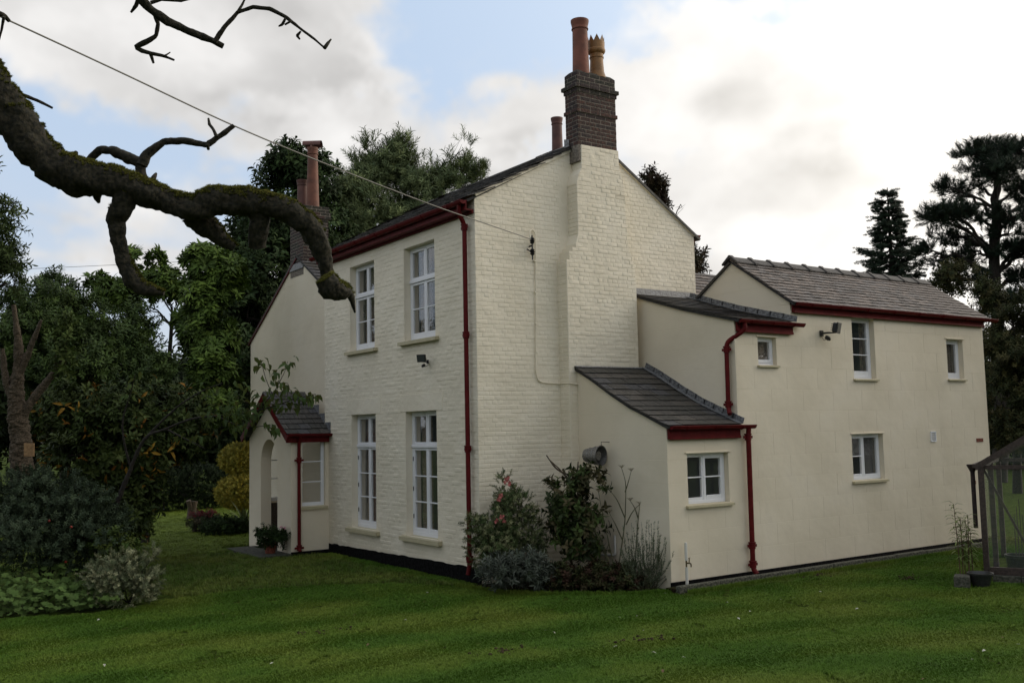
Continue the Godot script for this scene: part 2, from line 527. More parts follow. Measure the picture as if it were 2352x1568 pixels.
# bricks or blocks laid over a wall plane; the nearest become parts of their own
func masonry(parent: Node3D, o: Vector3, eu: Vector3, ev: Vector3, outline: PackedVector2Array, holes: Array, uw: float, uh: float, joint: float, dep: float, soft: float, mats: Array, opt := {}) -> void:
	var en := eu.cross(ev)
	var basis := Basis(eu, ev, en)
	var called: String = opt.get("called", "brick")
	var most: int = opt.get("most", 300)
	var v0: float = opt.get("v0", 0.0)
	var lo := Vector2(1e9, 1e9)
	var hi := Vector2(-1e9, -1e9)
	for p in outline:
		lo = lo.min(p); hi = hi.max(p)
	var variants := []
	var heads := []
	for k in 11:
		variants.append(block_mb(uw - joint, uh - joint, dep * lerpf(rng.randf_range(0.12, 1.5), 1.0, opt.get("even", 0.0)), soft, 100 + k, opt.get("even", 0.0)))
		heads.append(block_mb(uw * 0.5 - joint, uh - joint, dep * lerpf(rng.randf_range(0.12, 1.5), 1.0, opt.get("even", 0.0)), soft, 200 + k, opt.get("even", 0.0)))
	var shared := {}
	var list := []
	var row0 := int(floor((lo.y - v0) / uh)) - 1
	for row in range(row0, int(ceil((hi.y - v0) / uh)) + 1):
		var v := v0 + row * uh
		var header: bool = opt.get("header", 0) > 0 and posmod(row, opt.header) == 0
		var step := uw * 0.5 if header else uw
		var u: float = lo.x - step * (0.5 if posmod(row, 2) == 0 else (0.25 if header else 1.0)) - opt.get("shift", 0.0)
		while u < hi.x:
			var r := Rect2(u + joint / 2, v + joint / 2, step - joint, uh - joint)
			u += step
			if opt.get("skip", 0.0) > 0.0 and rng.randf() < opt.skip: continue
			var full := true
			var p := rect_poly(r)
			for q in p:
				if not Geometry2D.is_point_in_polygon(q, outline): full = false
			for hole in holes:
				if hole.intersects(r): full = false
			if full:
				list.append([o + eu * r.position.x + ev * r.position.y, (heads if header else variants), rng.randi() % 11, null])
			else:
				var bits: Array = Geometry2D.intersect_polygons(p, outline)
				for hole in holes:
					var next := []
					for b in bits:
						next.append_array(Geometry2D.clip_polygons(b, rect_poly(hole)))
					bits = next
				for b in bits:
					var area := 0.0
					for i in b.size():
						area += b[i].cross(b[(i + 1) % b.size()])
					if absf(area) / 2.0 < uw * uh * 0.07: continue
					list.append([o + eu * b[0].x + ev * b[0].y, null, 0, b])
	list.sort_custom(func(a, b): return EYE.distance_squared_to(a[0]) < EYE.distance_squared_to(b[0]))
	var rest := MB.new()
	for i in list.size():
		var it: Array = list[i]
		var m: Material = mats[rng.randi() % mats.size()]
		if it[3] == null:
			var x := Transform3D(basis, it[0])
			if i < most:
				var key := [it[1] == heads, it[2]]
				if not shared.has(key): shared[key] = it[1][it[2]].mesh()
				part(parent, called, shared[key], m, x)
			else:
				rest.add(it[1][it[2]], x)
		else:
			var mb := rest if i >= most else MB.new()
			mb.prism(it[3], o, eu, ev, -0.002, dep * rng.randf_range(0.75, 1.1), minf(soft, dep * 0.7))
			if i < most: part(parent, called, mb, m)
	if rest.v.size():
		var s := part(parent, called + "s", rest, mats[0])
		s.set_meta("kind", "stuff")

# slates laid up a slope: prof = (distance inwards, height) from eave to top, along eu for length len
func slates(parent: Node3D, o: Vector3, eu: Vector3, inward: Vector3, prof: Array, length: float, gauge: float, width: float, mats: Array, opt := {}) -> void:
	var most: int = opt.get("most", 300)
	var thick: float = opt.get("thick", 0.008)
	var rag: float = opt.get("rag", 0.006)
	var acc := [0.0]
	for i in prof.size() - 1:
		acc.append(acc[i] + prof[i].distance_to(prof[i + 1]))
	var total: float = acc[acc.size() - 1]
	var on := func(s: float) -> Vector2:
		var i := 0
		while i < prof.size() - 2 and s > acc[i + 1]: i += 1
		return prof[i].lerp(prof[i + 1], (s - acc[i]) / (acc[i + 1] - acc[i]))
	var shapes := []
	for k in 5:
		var mb := MB.new()
		var j := func(a: float) -> float: return rng.randf_range(-a, a)
		var poly := PackedVector2Array([Vector2(0.001 + absf(j.call(0.003)), j.call(rag)), Vector2(0.35, j.call(rag)), Vector2(0.7, j.call(rag)), Vector2(0.999 - absf(j.call(0.003)), j.call(rag)), Vector2(0.998, 2.0 * gauge), Vector2(0.002, 2.0 * gauge)])
		mb.prism(poly, Vector3.ZERO, Vector3.RIGHT, Vector3.UP, 0.0, thick, 0.0, true)
		shapes.append(mb)
	var meshes := []
	for s in shapes: meshes.append(s.mesh())
	var rest := MB.new()
	var list := []
	var rows := int(floor(total / gauge))
	for row in rows + 1:
		var s := row * gauge
		if s > total - 0.03: break
		var a: Vector2 = on.call(s)
		var b: Vector2 = on.call(minf(s + gauge, total))
		var t := (inward * (b.x - a.x) + Vector3.UP * (b.y - a.y)).normalized()
		var n := eu.cross(t).normalized()
		if n.y < 0.0: n = -n
		var u := -(0.5 * width if row % 2 else 0.0)
		while u < length - 0.01:
			var w := width * rng.randf_range(0.93, 1.07)
			var u0 := maxf(u, 0.0)
			var u1 := minf(u + w - 0.007, length)
			if length - u1 < width * 0.25: u1 = length
			u += w
			if u1 == length: u = length
			if u1 - u0 < 0.03: continue
			var edge := 0.0
			if opt.has("ragged_ends"):
				if u0 == 0.0: edge = -rng.randf() * opt.ragged_ends
			var lift := thick * 2.1
			var slope := (t - n * (lift / gauge)).normalized()
			var nn := eu.cross(slope)
			var sgn := 1.0 if nn.dot(n) > 0.0 else -1.0
			var p := o + eu * (u0 + edge) + inward * a.x + Vector3.UP * a.y + n * (lift + rng.randf_range(0.0, opt.get("lift", 0.004))) - t * rng.randf_range(-0.004, 0.008)
			var bs := Basis(eu * (u1 - u0 - edge), slope * (1.0 if s + 2.0 * gauge < total else (total - s) / (2.0 * gauge)), nn * sgn)
			if rng.randf() < opt.get("slipped", 0.0): bs = bs.rotated(n, rng.randf_range(-0.03, 0.03))
			list.append([p, bs, rng.randi() % 5])
	list.sort_custom(func(x, y): return EYE.distance_squared_to(x[0]) < EYE.distance_squared_to(y[0]))
	for i in list.size():
		var x := Transform3D(list[i][1], list[i][0])
		if i < most:
			part(parent, "slate", meshes[list[i][2]], mats[rng.randi() % mats.size()], x)
		else:
			rest.add(shapes[list[i][2]], x)
	if rest.v.size():
		part(parent, "slates", rest, mats[0]).set_meta("kind", "stuff")

func deck(o: Vector3, eu: Vector3, inward: Vector3, prof: Array, length: float, thick := 0.045) -> MB:
	var mb := MB.new()
	for i in prof.size() - 1:
		var a: Vector3 = o + inward * prof[i].x + Vector3.UP * prof[i].y
		var b: Vector3 = o + inward * prof[i + 1].x + Vector3.UP * prof[i + 1].y
		var d := (b - a).normalized()
		var n := eu.cross(d)
		if n.y < 0: n = -n
		mb.obox((a + b) / 2.0 + eu * length / 2.0 - n * thick / 2.0, Basis(eu, d, n), Vector3(length / 2.0, a.distance_to(b) / 2.0 + 0.004, thick / 2.0))
	return mb

# half-round gutter from a to b (its rim line), open to the sky, with end stops
func gutter(parent: Node3D, a: Vector3, b: Vector3, r := 0.058, brackets := 4) -> Node3D:
	var d := (b - a).normalized()
	var s := d.cross(Vector3.UP).normalized()
	var mb := MB.new()
	for side in [r, r - 0.006]:
		var rows := []
		for p in [a, b]:
			var row := PackedVector3Array()
			for i in 11:
				var t := PI * i / 10.0
				row.append(p + s * cos(t) * side - Vector3.UP * sin(t) * side * 1.05)
			rows.append(row)
		mb.grid(rows)
	for k in [-1, 1]:
		mb.tube([a + s * r * k, b + s * r * k], [0.008, 0.008], 6)
	for p in [a, b]:
		for i in 10:
			var t0 := PI * i / 10.0
			var t1 := PI * (i + 1) / 10.0
			mb.tri(p, p + s * cos(t0) * r - Vector3.UP * sin(t0) * r, p + s * cos(t1) * r - Vector3.UP * sin(t1) * r)
	var g := part(parent, "gutter", mb, M.red_paint)
	for k in brackets:
		var c := a.lerp(b, (k + 0.5) / brackets)
		var u := MB.new()
		var pts := []
		var rr := []
		for i in 9:
			var t := PI * i / 8.0
			pts.append(c + s * cos(t) * (r + 0.007) - Vector3.UP * sin(t) * (r + 0.009))
			rr.append(0.008)
		u.tube(pts, rr, 5)
		part(g, "bracket", u, M.red_paint)
	return g

func round_pts(pts: Array, r := 0.06) -> Array:
	var o := [pts[0]]
	for i in range(1, pts.size() - 1):
		var a: Vector3 = pts[i] + (pts[i - 1] - pts[i]).limit_length(minf(r, pts[i].distance_to(pts[i - 1]) * 0.45))
		var b: Vector3 = pts[i] + (pts[i + 1] - pts[i]).limit_length(minf(r, pts[i].distance_to(pts[i + 1]) * 0.45))
		for k in 6:
			var t := k / 5.0
			o.append(a.lerp(pts[i], t).lerp(pts[i].lerp(b, t), t))
	o.append(pts[pts.size() - 1])
	return o

func downpipe(parent: Node3D, pts: Array, r: float, collars: Array, side: Vector3) -> void:
	var mb := MB.new()
	var q := round_pts(pts, 0.09)
	var rr := []
	for p in q: rr.append(r)
	mb.tube(q, rr, 12)
	var g := part(parent, "downpipe", mb, M.red_paint)
	for c in collars:
		var u := MB.new()
		u.lathe(c, [Vector2(r, -0.055), Vector2(r + 0.014, -0.05), Vector2(r + 0.014, 0.035), Vector2(r + 0.022, 0.038), Vector2(r + 0.022, 0.058), Vector2(r, 0.06)], 12)
		for k in [-1, 1]:
			u.obox(c + side * k * (r + 0.03), Basis(side, Vector3.UP, side.cross(Vector3.UP)), Vector3(0.035, 0.022, 0.009), 0.003)
		part(g, "collar", u, M.red_paint)

# window: opening rectangle (u, v) on plane (o, eu, ev); spec holds the leaves: [u0, u1, v0, v1, rows, frame width]
func window(parent: Node3D, o: Vector3, eu: Vector3, ev: Vector3, r: Rect2, back: float, leaves: Array, opt := {}) -> Node3D:
	var en := eu.cross(ev)
	var bs := Basis(eu, ev, en)
	var P := func(u: float, v: float, d: float) -> Vector3: return o + eu * (r.position.x + u) + ev * (r.position.y + v) - en * d
	var w := r.size.x
	var h := r.size.y
	var f: float = opt.get("frame", 0.05)
	var fr := MB.new()
	var box := func(mb: MB, u0: float, u1: float, v0: float, v1: float, d0: float, d1: float, bev: float) -> void:
		mb.obox((P.call(u0, v0, d0) + P.call(u1, v1, d1)) / 2.0, bs, Vector3((u1 - u0) / 2.0, (v1 - v0) / 2.0, absf(d1 - d0) / 2.0), bev)
	box.call(fr, 0.002, f, 0.002, h - 0.002, back, back + 0.07, 0.004)
	box.call(fr, w - f, w - 0.002, 0.002, h - 0.002, back, back + 0.07, 0.004)
	box.call(fr, f - 0.002, w - f + 0.002, h - f, h - 0.003, back + 0.001, back + 0.07, 0.004)
	box.call(fr, f - 0.002, w - f + 0.002, 0.003, opt.get("bottom", f), back + 0.001, back + 0.07, 0.004)
	var root := part(parent, "window", fr, M.white_paint)
	for t in opt.get("transoms", []):
		var mb := MB.new()
		box.call(mb, 0.004, w - 0.004, t - 0.028, t + 0.028, back - 0.022, back + 0.072, 0.006)
		part(root, "transom", mb, M.white_paint)
	for l in leaves:
		var u0: float = l[0]; var u1: float = l[1]; var v0: float = l[2]; var v1: float = l[3]
		var s: float = l[5]
		var b: float = l[6] if l.size() > 6 else s
		var dd: float = back + 0.006
		var mb := MB.new()
		box.call(mb, u0, u0 + s, v0, v1, dd, dd + 0.05, 0.004)
		box.call(mb, u1 - s, u1, v0, v1, dd, dd + 0.05, 0.004)
		box.call(mb, u0 + s - 0.001, u1 - s + 0.001, v1 - s, v1 - 0.001, dd + 0.001, dd + 0.05, 0.004)
		box.call(mb, u0 + s - 0.001, u1 - s + 0.001, v0 + 0.001, v0 + b, dd + 0.001, dd + 0.05, 0.004)
		part(root, "casement", mb, M.white_paint)
		var n: int = l[4]
		var ph := (v1 - s - v0 - b) / n
		for k in n:
			if k > 0:
				var g := MB.new()
				box.call(g, u0 + s - 0.002, u1 - s + 0.002, v0 + b + ph * k - 0.011, v0 + b + ph * k + 0.011, dd + 0.004, dd + 0.046, 0.004)
				part(root, "glazing_bar", g, M.white_paint)
			var p := MB.new()
			box.call(p, u0 + s - 0.004, u1 - s + 0.004, v0 + b + ph * k + 0.008 * signi(k), v0 + b + ph * (k + 1) - 0.008 * signi(n - 1 - k), dd + 0.022, dd + 0.026, 0.0)
			part(root, "pane", p, M[opt.get("glass", "glass")])
	if opt.has("sill"):
		var s := MB.new()
		var e: Array = opt.sill      # [overhang each side, projection, thickness]
		var q := PackedVector2Array([Vector2(-back - 0.02, 0.008), Vector2(e[1], -0.012), Vector2(e[1], -e[2]), Vector2(-back - 0.02, -e[2])])
		s.prism(q, P.call(w + e[0], 0, 0), en, ev, 0.0, w + 2.0 * e[0], 0.004, true)
		part(root, "sill", s, M.sill_paint if opt.get("sill_mat", "") == "" else M[opt.sill_mat])
	if opt.has("drip"):
		var s := MB.new()
		box.call(s, -opt.drip, w + opt.drip, h + 0.001, h + 0.026, -0.022, 0.03, 0.004)
		part(root, "drip_mould", s, M.render_paint)
	return root

func curtain(o: Vector3, eu: Vector3, ev: Vector3, u0: float, u1: float, v0: float, v1: float, depth: float, folds: float, label: String, m: Material, called := "curtain") -> void:
	var en := eu.cross(ev)
	for_curtain(o, eu, ev, en, u0, u1, v0, v1, depth, folds, label, m, called)

func for_curtain(o: Vector3, eu: Vector3, ev: Vector3, en: Vector3, u0: float, u1: float, v0: float, v1: float, depth: float, folds: float, label: String, m: Material, called: String) -> void:
	var mb := MB.new()
	for side in [0.0, 0.004]:
		var rows := []
		for j in 7:
			var row := PackedVector3Array()
			var v := lerpf(v0, v1, j / 6.0)
			for i in 41:
				var t := i / 40.0
				var swell := 0.022 * sin(t * folds * TAU) + 0.008 * sin(t * folds * 14.0 + 1.3 + j * 0.12)
				row.append(o + eu * lerpf(u0, u1, t) + ev * v - en * (depth + side + swell * (0.7 + 0.3 * (1.0 - j / 6.0))))
			rows.append(row)
		mb.grid(rows)
	single(called, mb, m, label, "curtain" if called == "curtain" else "blind", "curtains behind the windows" if called == "curtain" else "")

func chimney_pot(parent: Node3D, o: Vector3, r: float, h: float, m: Material, style: String) -> Node3D:
	var mb := MB.new()
	if style == "flare":
		mb.lathe(o, [Vector2(r * 1.02, -0.02), Vector2(r * 1.05, 0.0), Vector2(r * 0.98, h * 0.4), Vector2(r * 0.93, h * 0.82), Vector2(r * 1.04, h * 0.825), Vector2(r * 1.05, h * 0.84), Vector2(r * 0.97, h * 0.85), Vector2(r * 0.98, h * 0.88), Vector2(r * 1.12, h * 0.97), Vector2(r * 1.12, h), Vector2(r * 0.95, h), Vector2(r * 0.8, h * 0.85), Vector2(r * 0.8, h * 0.5)], 24)
	elif style == "crown":
		mb.lathe(o, [Vector2(r * 1.15, -0.02), Vector2(r * 1.12, 0.0), Vector2(r * 0.9, h * 0.14), Vector2(r * 0.82, h * 0.4), Vector2(r * 0.82, h * 0.46), Vector2(r * 0.9, h * 0.47), Vector2(r * 0.9, h * 0.5), Vector2(r * 0.82, h * 0.51), Vector2(r * 0.84, h * 0.56), Vector2(r * 1.05, h * 0.60), Vector2(r * 1.12, h * 0.63), Vector2(r * 1.12, h * 0.67), Vector2(r * 1.04, h * 0.69), Vector2(r * 1.06, h * 0.85), Vector2(r * 0.9, h * 0.85), Vector2(r * 0.72, h * 0.6), Vector2(r * 0.7, h * 0.3)], 24)
		for k in 8:
			var a0 := TAU * k / 8.0 + 0.2
			var a1 := TAU * (k + 1) / 8.0 + 0.2
			var am := (a0 + a1) / 2.0
			for ring in [[r * 1.055, 1], [r * 0.95, -1]]:
				var A := o + Vector3(cos(a0) * ring[0], h * 0.845, sin(a0) * ring[0])
				var B := o + Vector3(cos(a1) * ring[0], h * 0.845, sin(a1) * ring[0])
				var T := o + Vector3(cos(am) * r, h * 1.0, sin(am) * r)
				mb.tri(A, B, T)
			var s0 := Vector3(cos(a0), 0, sin(a0))
			var s1 := Vector3(cos(a1), 0, sin(a1))
			var tp := o + Vector3(cos(am) * r, h, sin(am) * r)
			mb.tri(o + s0 * r * 1.055 + Vector3.UP * h * 0.845, o + s0 * r * 0.95 + Vector3.UP * h * 0.845, tp)
			mb.tri(o + s1 * r * 1.055 + Vector3.UP * h * 0.845, o + s1 * r * 0.95 + Vector3.UP * h * 0.845, tp)
	else:
		mb.lathe(o, [Vector2(r * 1.2, -0.02), Vector2(r * 1.15, 0.0), Vector2(r * 0.88, h * 0.88), Vector2(r * 1.02, h * 0.885), Vector2(r * 1.02, h * 0.9), Vector2(r * 0.9, h * 0.905), Vector2(r * 0.95, h * 0.95), Vector2(r * 1.0, h * 0.955), Vector2(r * 1.0, h), Vector2(r * 0.8, h), Vector2(r * 0.75, h * 0.7)], 20)
	return part(parent, "chimney_pot", mb, m)

func ledge(parent: Node3D, o: Vector3, eu: Vector3, ev: Vector3, outline: PackedVector2Array, mats: Array, v0: float, opt := {}) -> void:
	opt.v0 = v0
	masonry(parent, o, eu, ev, outline, [], 0.235, 0.075, 0.015, 0.0035, 0.004, mats, opt)

func chimney_stack(parent: Node3D, x0: float, x1: float, z0: float, z1: float, courses: Array, rng_shift: float) -> Node3D:
	# courses: [y0, y1, projection, materials]
	var core := MB.new()
	core.box(Vector3(x0 + 0.001, courses[0][0] - 0.3, z0 + 0.001), Vector3(x1 - 0.001, courses[courses.size() - 1][1] - 0.012, z1 - 0.001))
	for c in courses:
		if c[2] > 0.0:
			core.box(Vector3(x0 - c[2], c[0] + 0.004, z0 - c[2]), Vector3(x1 + c[2], c[1] - 0.004, z1 + c[2]))
	var root := part(parent, "chimney", core, M.mortar)
	for c in courses:
		var p: float = c[2]
		ledge(root, Vector3(0, 0, z1 + p), Vector3.RIGHT, Vector3.UP, rect_poly(Rect2(x0 - p, c[0], x1 - x0 + 2 * p, c[1] - c[0])), c[3], c[0], {"shift": rng_shift})
		ledge(root, Vector3(x0 - p, 0, 0), Vector3.BACK, Vector3.UP, rect_poly(Rect2(z0 - p, c[0], z1 - z0 + 2 * p, c[1] - c[0])), c[3], c[0], {"shift": rng_shift + 0.1})
	return root

func build_cottage() -> void:
	var h := thing("cottage", "cream painted brick cottage with slate roofs, red gutters and rendered wings", "house")
	var U := Vector3.UP
	var X := Vector3.RIGHT
	var Z := Vector3.BACK      # +z
	var B := 0.225
	# ---- front wall (faces -x)
	var fo := V2([-6.16, -0.3, 0.0, -0.3, 0.0, 6.36, -6.16, 6.36])
	var fh := [Rect2(-2.51, 4.06, 1.15, 1.755), Rect2(-4.86, 4.05, 1.11, 1.755), Rect2(-2.505, 0.48, 1.145, 2.265), Rect2(-4.825, 0.475, 1.095, 2.265)]
	var front := part(h, "front_wall", wall_body(Vector3.ZERO, Z, U, fo, fh, 0.3), M.wall_paint)
	var lint := [Rect2(-2.72, 2.745, 1.58, 0.33), Rect2(-5.05, 2.74, 1.55, 0.33)]
	masonry(front, Vector3.ZERO, Z, U, V2([-6.16, 0.1, 0.0, 0.1, 0.0, 6.36, -6.16, 6.36]), fh + lint, B, 0.075, 0.005, 0.0046, 0.007, [M.wall_paint], {"header": 4, "v0": 0.1, "most": 300})
	for r in lint:
		var mb := MB.new()
		mb.prism(rect_poly(r.grow(-0.004)), Vector3.ZERO, Z, U, -0.002, 0.009, 0.005)
		part(front, "lintel", mb, M.wall_paint)
	var plin := PackedVector2Array([Vector2(-5.95, -0.32), Vector2(0.008, -0.32)])
	for k in 45:
		var t := k / 44.0
		plin.append(Vector2(lerpf(0.008, -5.95, t), lerpf(0.135, 0.06, t) + 0.018 * lumps.get_noise_1d(k * 21.0) + rng.randf_range(-0.006, 0.006)))
	var pl := MB.new()
	pl.prism(plin, Vector3.ZERO, Z, U, -0.01, 0.014, 0.004)
	part(h, "plinth", pl, M.plinth_black)
	# ---- gable wall (faces +z)
	var go := V2([0.301, -0.3, 5.14, -0.3, 5.14, 6.17, REDGE, 7.72, 0.301, 6.51])
	var gable := part(h, "gable_wall", wall_body(Vector3.ZERO, X, U, go, [], 0.3), M.wall_paint)
	var skip_g := [Rect2(1.80, 0, 1.25, 7.0), Rect2(2.1, 6.9, 0.9, 1.0), Rect2(1.9, -1, 3.4, 3.8), Rect2(3.2, -1, 2.0, 5.75)]
	masonry(gable, Vector3.ZERO, X, U, V2([-0.006, 0.1, 5.14, 0.1, 5.14, 6.12, REDGE, 7.66, -0.006, 6.33]), skip_g, B, 0.075, 0.005, 0.005, 0.007, [M.wall_paint], {"header": 4, "v0": 0.1, "most": 300, "shift": 0.11})
	# paint-thick mortar bead under the verge slates
	for e in [[Vector2(0.0, 6.33), Vector2(REDGE, 7.70)], [Vector2(5.14, 6.13), Vector2(REDGE, 7.70)]]:
		var mb := MB.new()
		mb.bar(Vector3(e[0].x, e[0].y, 0.018), Vector3(e[1].x, e[1].y, 0.018), 0.05, 0.034)
		part(gable, "verge_fillet", mb, M.wall_paint)
	# ---- chimney breast
	var bp := V2([1.715, -0.3, 3.32, -0.3, 3.33, 4.9, 3.30, 5.33, 3.17, 5.69, 3.14, 6.08, 3.10, 6.84, 3.0, 7.14, 2.99, 7.46, 2.12, 7.45, 2.11, 7.02, 2.03, 6.9, 1.995, 6.75, 1.995, 5.81, 1.93, 5.63, 1.93, 5.56, 1.85, 5.56, 1.85, 5.48, 1.78, 5.48, 1.78, 5.33, 1.715, 5.33])
	var bm := MB.new()
	bm.prism(bp, Vector3.ZERO, X, U, -0.05, 0.276)
	var breast := part(h, "chimney_breast", bm, M.wall_paint)
	masonry(breast, Vector3(0, 0, 0.276), X, U, bp, [Rect2(1.93, -1, 2, 3.75), Rect2(0, -1, 9, 1.1)], B, 0.075, 0.005, 0.006, 0.007, [M.wall_paint], {"header": 5, "v0": 0.1, "most": 300, "shift": 0.06})
	for s in [[1.715, 0.1, 5.30], [1.995, 5.82, 6.74], [2.115, 7.02, 7.44]]:
		masonry(breast, Vector3(s[0], 0, 0), Z, U, V2([0.0, s[1], 0.276, s[1], 0.276, s[2], 0.0, s[2]]), [], B, 0.075, 0.007, 0.007, 0.008, [M.wall_paint], {"header": 0, "v0": 0.1, "most": 40})
	# ---- brick stack with oversailing courses
	var mix := [M.brick_dark, M.brick_brown, M.brick_red, M.brick_brown, M.brick_dark]
	var sooty := [M.brick_soot_shade, M.brick_dark]
	var st := chimney_stack(h, 2.06, 2.965, -0.085, 0.268, [[7.45, 8.05, 0.0, mix], [8.05, 8.125, 0.022, mix], [8.125, 8.43, 0.0, mix], [8.43, 8.505, 0.018, sooty], [8.505, 8.58, 0.05, sooty], [8.58, 8.81, 0.0, sooty]], 0.05)
	var flaunch := MB.new()
	flaunch.prism(V2([2.07, -0.075, 2.955, -0.075, 2.955, 0.258, 2.07, 0.258]), Vector3(0, 8.80, 0.183), X, Vector3.FORWARD, 0.0, 0.06, 0.05)
	part(st, "flaunching", flaunch, M.brick_soot_shade)
	chimney_pot(st, Vector3(2.31, 8.84, 0.09), 0.15, 1.02, M.pot_red, "flare")
	chimney_pot(st, Vector3(2.69, 8.84, 0.09), 0.15, 0.80, M.pot_buff, "crown")
	var soak := MB.new()
	soak.prism(V2([-0.12, 7.47, 0.02, 7.47, 0.02, 7.60, -0.12, 7.63]), Vector3(2.045, 0, 0), Z, U, 0.0, 0.006)
	part(st, "lead_flashing", soak, M.lead)
	# rear stack behind the ridge, only its pot shows
	var rs := chimney_stack(h, 3.3, 3.9, -2.75, -2.0, [[6.6, 8.12, 0.0, mix]], 0.0)
	chimney_pot(rs, Vector3(3.6, 8.11, -2.35), 0.115, 0.80, M.pot_dark, "flare")
	# ---- main roof
	var sl := [M.slate_0, M.slate_1, M.slate_2, M.slate_3, M.slate_0]
	var ms: Array = [Vector2(-0.16, 6.24), Vector2(REDGE, 7.74)]
	var roof := part(h, "roof", deck(Vector3(0, 0.0, -6.35), Z, X, ms, 6.36), M.roof_felt)
	slates(roof, Vector3(0, 0, 0.05), -Z, X, ms, 6.4, 0.205, 0.28, [M.slate_0, M.slate_2, M.slate_2, M.slate_3], {"thick": 0.014, "rag": 0.016, "ragged_ends": 0.045, "slipped": 0.3, "lift": 0.022})
	var rdeck := deck(Vector3(5.14, 0, -6.35), Z, -X, [Vector2(-0.14, 6.08), Vector2(5.14 - REDGE, 7.74)], 6.40, 0.05)
	part(roof, "rear_slope", rdeck, M.slate_2)
	for k in 13:
		var rt := MB.new()
		rt.prism(V2([-0.15, -0.07, 0.0, 0.012, 0.15, -0.07, 0.15, -0.05, 0.0, 0.035, -0.15, -0.05]), Vector3(REDGE, 7.765, -6.35 + k * 0.49), X, U, 0.0, 0.485, 0.004, true)
		part(roof, "ridge_tile", rt, M.ridge_tile)
	# soffit, fascia, gutter and pipe of the brick house
	var fas := MB.new()
	fas.box(Vector3(-0.175, 6.06, -6.2), Vector3(-0.15, 6.22, -0.012), 0.003)
	fas.box(Vector3(-0.15, 6.06, -6.2), Vector3(-0.012, 6.085, -0.012))
	fas.box(Vector3(-0.05, 6.02, -6.2), Vector3(-0.012, 6.06, -0.012), 0.004)
	part(h, "fascia", fas, M.red_paint)
	gutter(h, Vector3(-0.235, 6.215, 0.02), Vector3(-0.235, 6.20, -6.3), 0.062, 7)
	downpipe(h, [Vector3(-0.225, 6.17, -0.13), Vector3(-0.215, 6.0, -0.15), Vector3(-0.085, 5.86, -0.2), Vector3(-0.085, 0.16, -0.2), Vector3(-0.12, 0.02, -0.2)], 0.04, [Vector3(-0.085, 5.80, -0.2), Vector3(-0.085, 3.97, -0.2), Vector3(-0.085, 2.07, -0.2), Vector3(-0.085, 0.27, -0.2)], Z)
	var rg := MB.new()
	rg.box(Vector3(5.16, 6.00, -6.2), Vector3(5.19, 6.13, -0.02))
	part(h, "fascia", rg, M.red_paint)
	gutter(h, Vector3(5.26, 6.15, 0.02), Vector3(5.26, 6.14, -6.2), 0.055, 2)
	# ---- windows of the front
	for k in 4:
		var r: Rect2 = fh[k]
		var up := k < 2
		var tr := (5.18 if up else 2.11) - r.position.y
		var m := r.size.x / 2.0
		var lv := []
		var e := 0.042
		var low := 0.075
		for s in 2:
			var a := e if s == 0 else m + 0.008
			var b := m - 0.008 if s == 0 else r.size.x - e
			lv.append([a, b, tr + 0.03, r.size.y - e, 1, 0.045])
			lv.append([a, b, low, tr - 0.03, 2 if up else 3, 0.045, 0.07])
		var wn := window(h, Vector3.ZERO, Z, U, r, 0.13, lv, {"frame": 0.045, "bottom": low + 0.002, "transoms": [tr], "sill": [0.13 if up else 0.15, 0.09, 0.075 if up else 0.085]})
		var mul := MB.new()
		mul.obox(Vector3(0.16, r.get_center().y, r.get_center().x), Basis(), Vector3(0.03, r.size.y / 2.0 - 0.05, 0.0165), 0.003)
		part(wn, "mullion", mul, M.white_paint)
		if not up:
			for q in [0.35, 0.85, 1.4]:
				var hg := MB.new()
				hg.obox(Vector3(0.128, r.position.y + q, r.position.x + 0.045), Basis(), Vector3(0.006, 0.04, 0.008), 0.002)
				part(wn, "hinge", hg, M.dark_metal)
		var which: String = ["upper window nearer the red downpipe", "upper window nearer the mossy branch", "tall ground floor window nearer the red downpipe", "tall ground floor window beside the porch"][k]
		curtain(Vector3.ZERO, Z, U, r.position.x + 0.02, r.position.x + r.size.x * (0.42 if k != 2 else 0.36), r.position.y - 0.05, r.end.y + 0.1, 0.33, 4.0, "pale curtain hanging in the " + which, M.curtain)
	# ---- closing walls, floors
	var shell := MB.new()
	shell.box(Vector3(4.84, -0.3, -6.16), Vector3(5.138, 6.1, -0.302))
	shell.box(Vector3(0.302, -0.3, -6.16), Vector3(4.838, 6.3, -5.86))
	part(h, "rear_wall", shell, M.wall_paint)
	var fl := MB.new()
	fl.box(Vector3(0.301, -0.1, -5.859), Vector3(4.839, 0.02, -0.301))
	fl.box(Vector3(0.301, 3.2, -5.859), Vector3(4.839, 3.36, -0.301))
	fl.box(Vector3(0.301, 6.0, -5.859), Vector3(4.839, 6.06, -0.301))
	part(h, "floor", fl, M.interior)
	var pw := MB.new()
	pw.box(Vector3(2.2, 0.02, -5.859), Vector3(2.3, 6.0, -0.301))
	part(h, "inner_wall", pw, M.interior)
	build_wing(h)
	build_left(h)

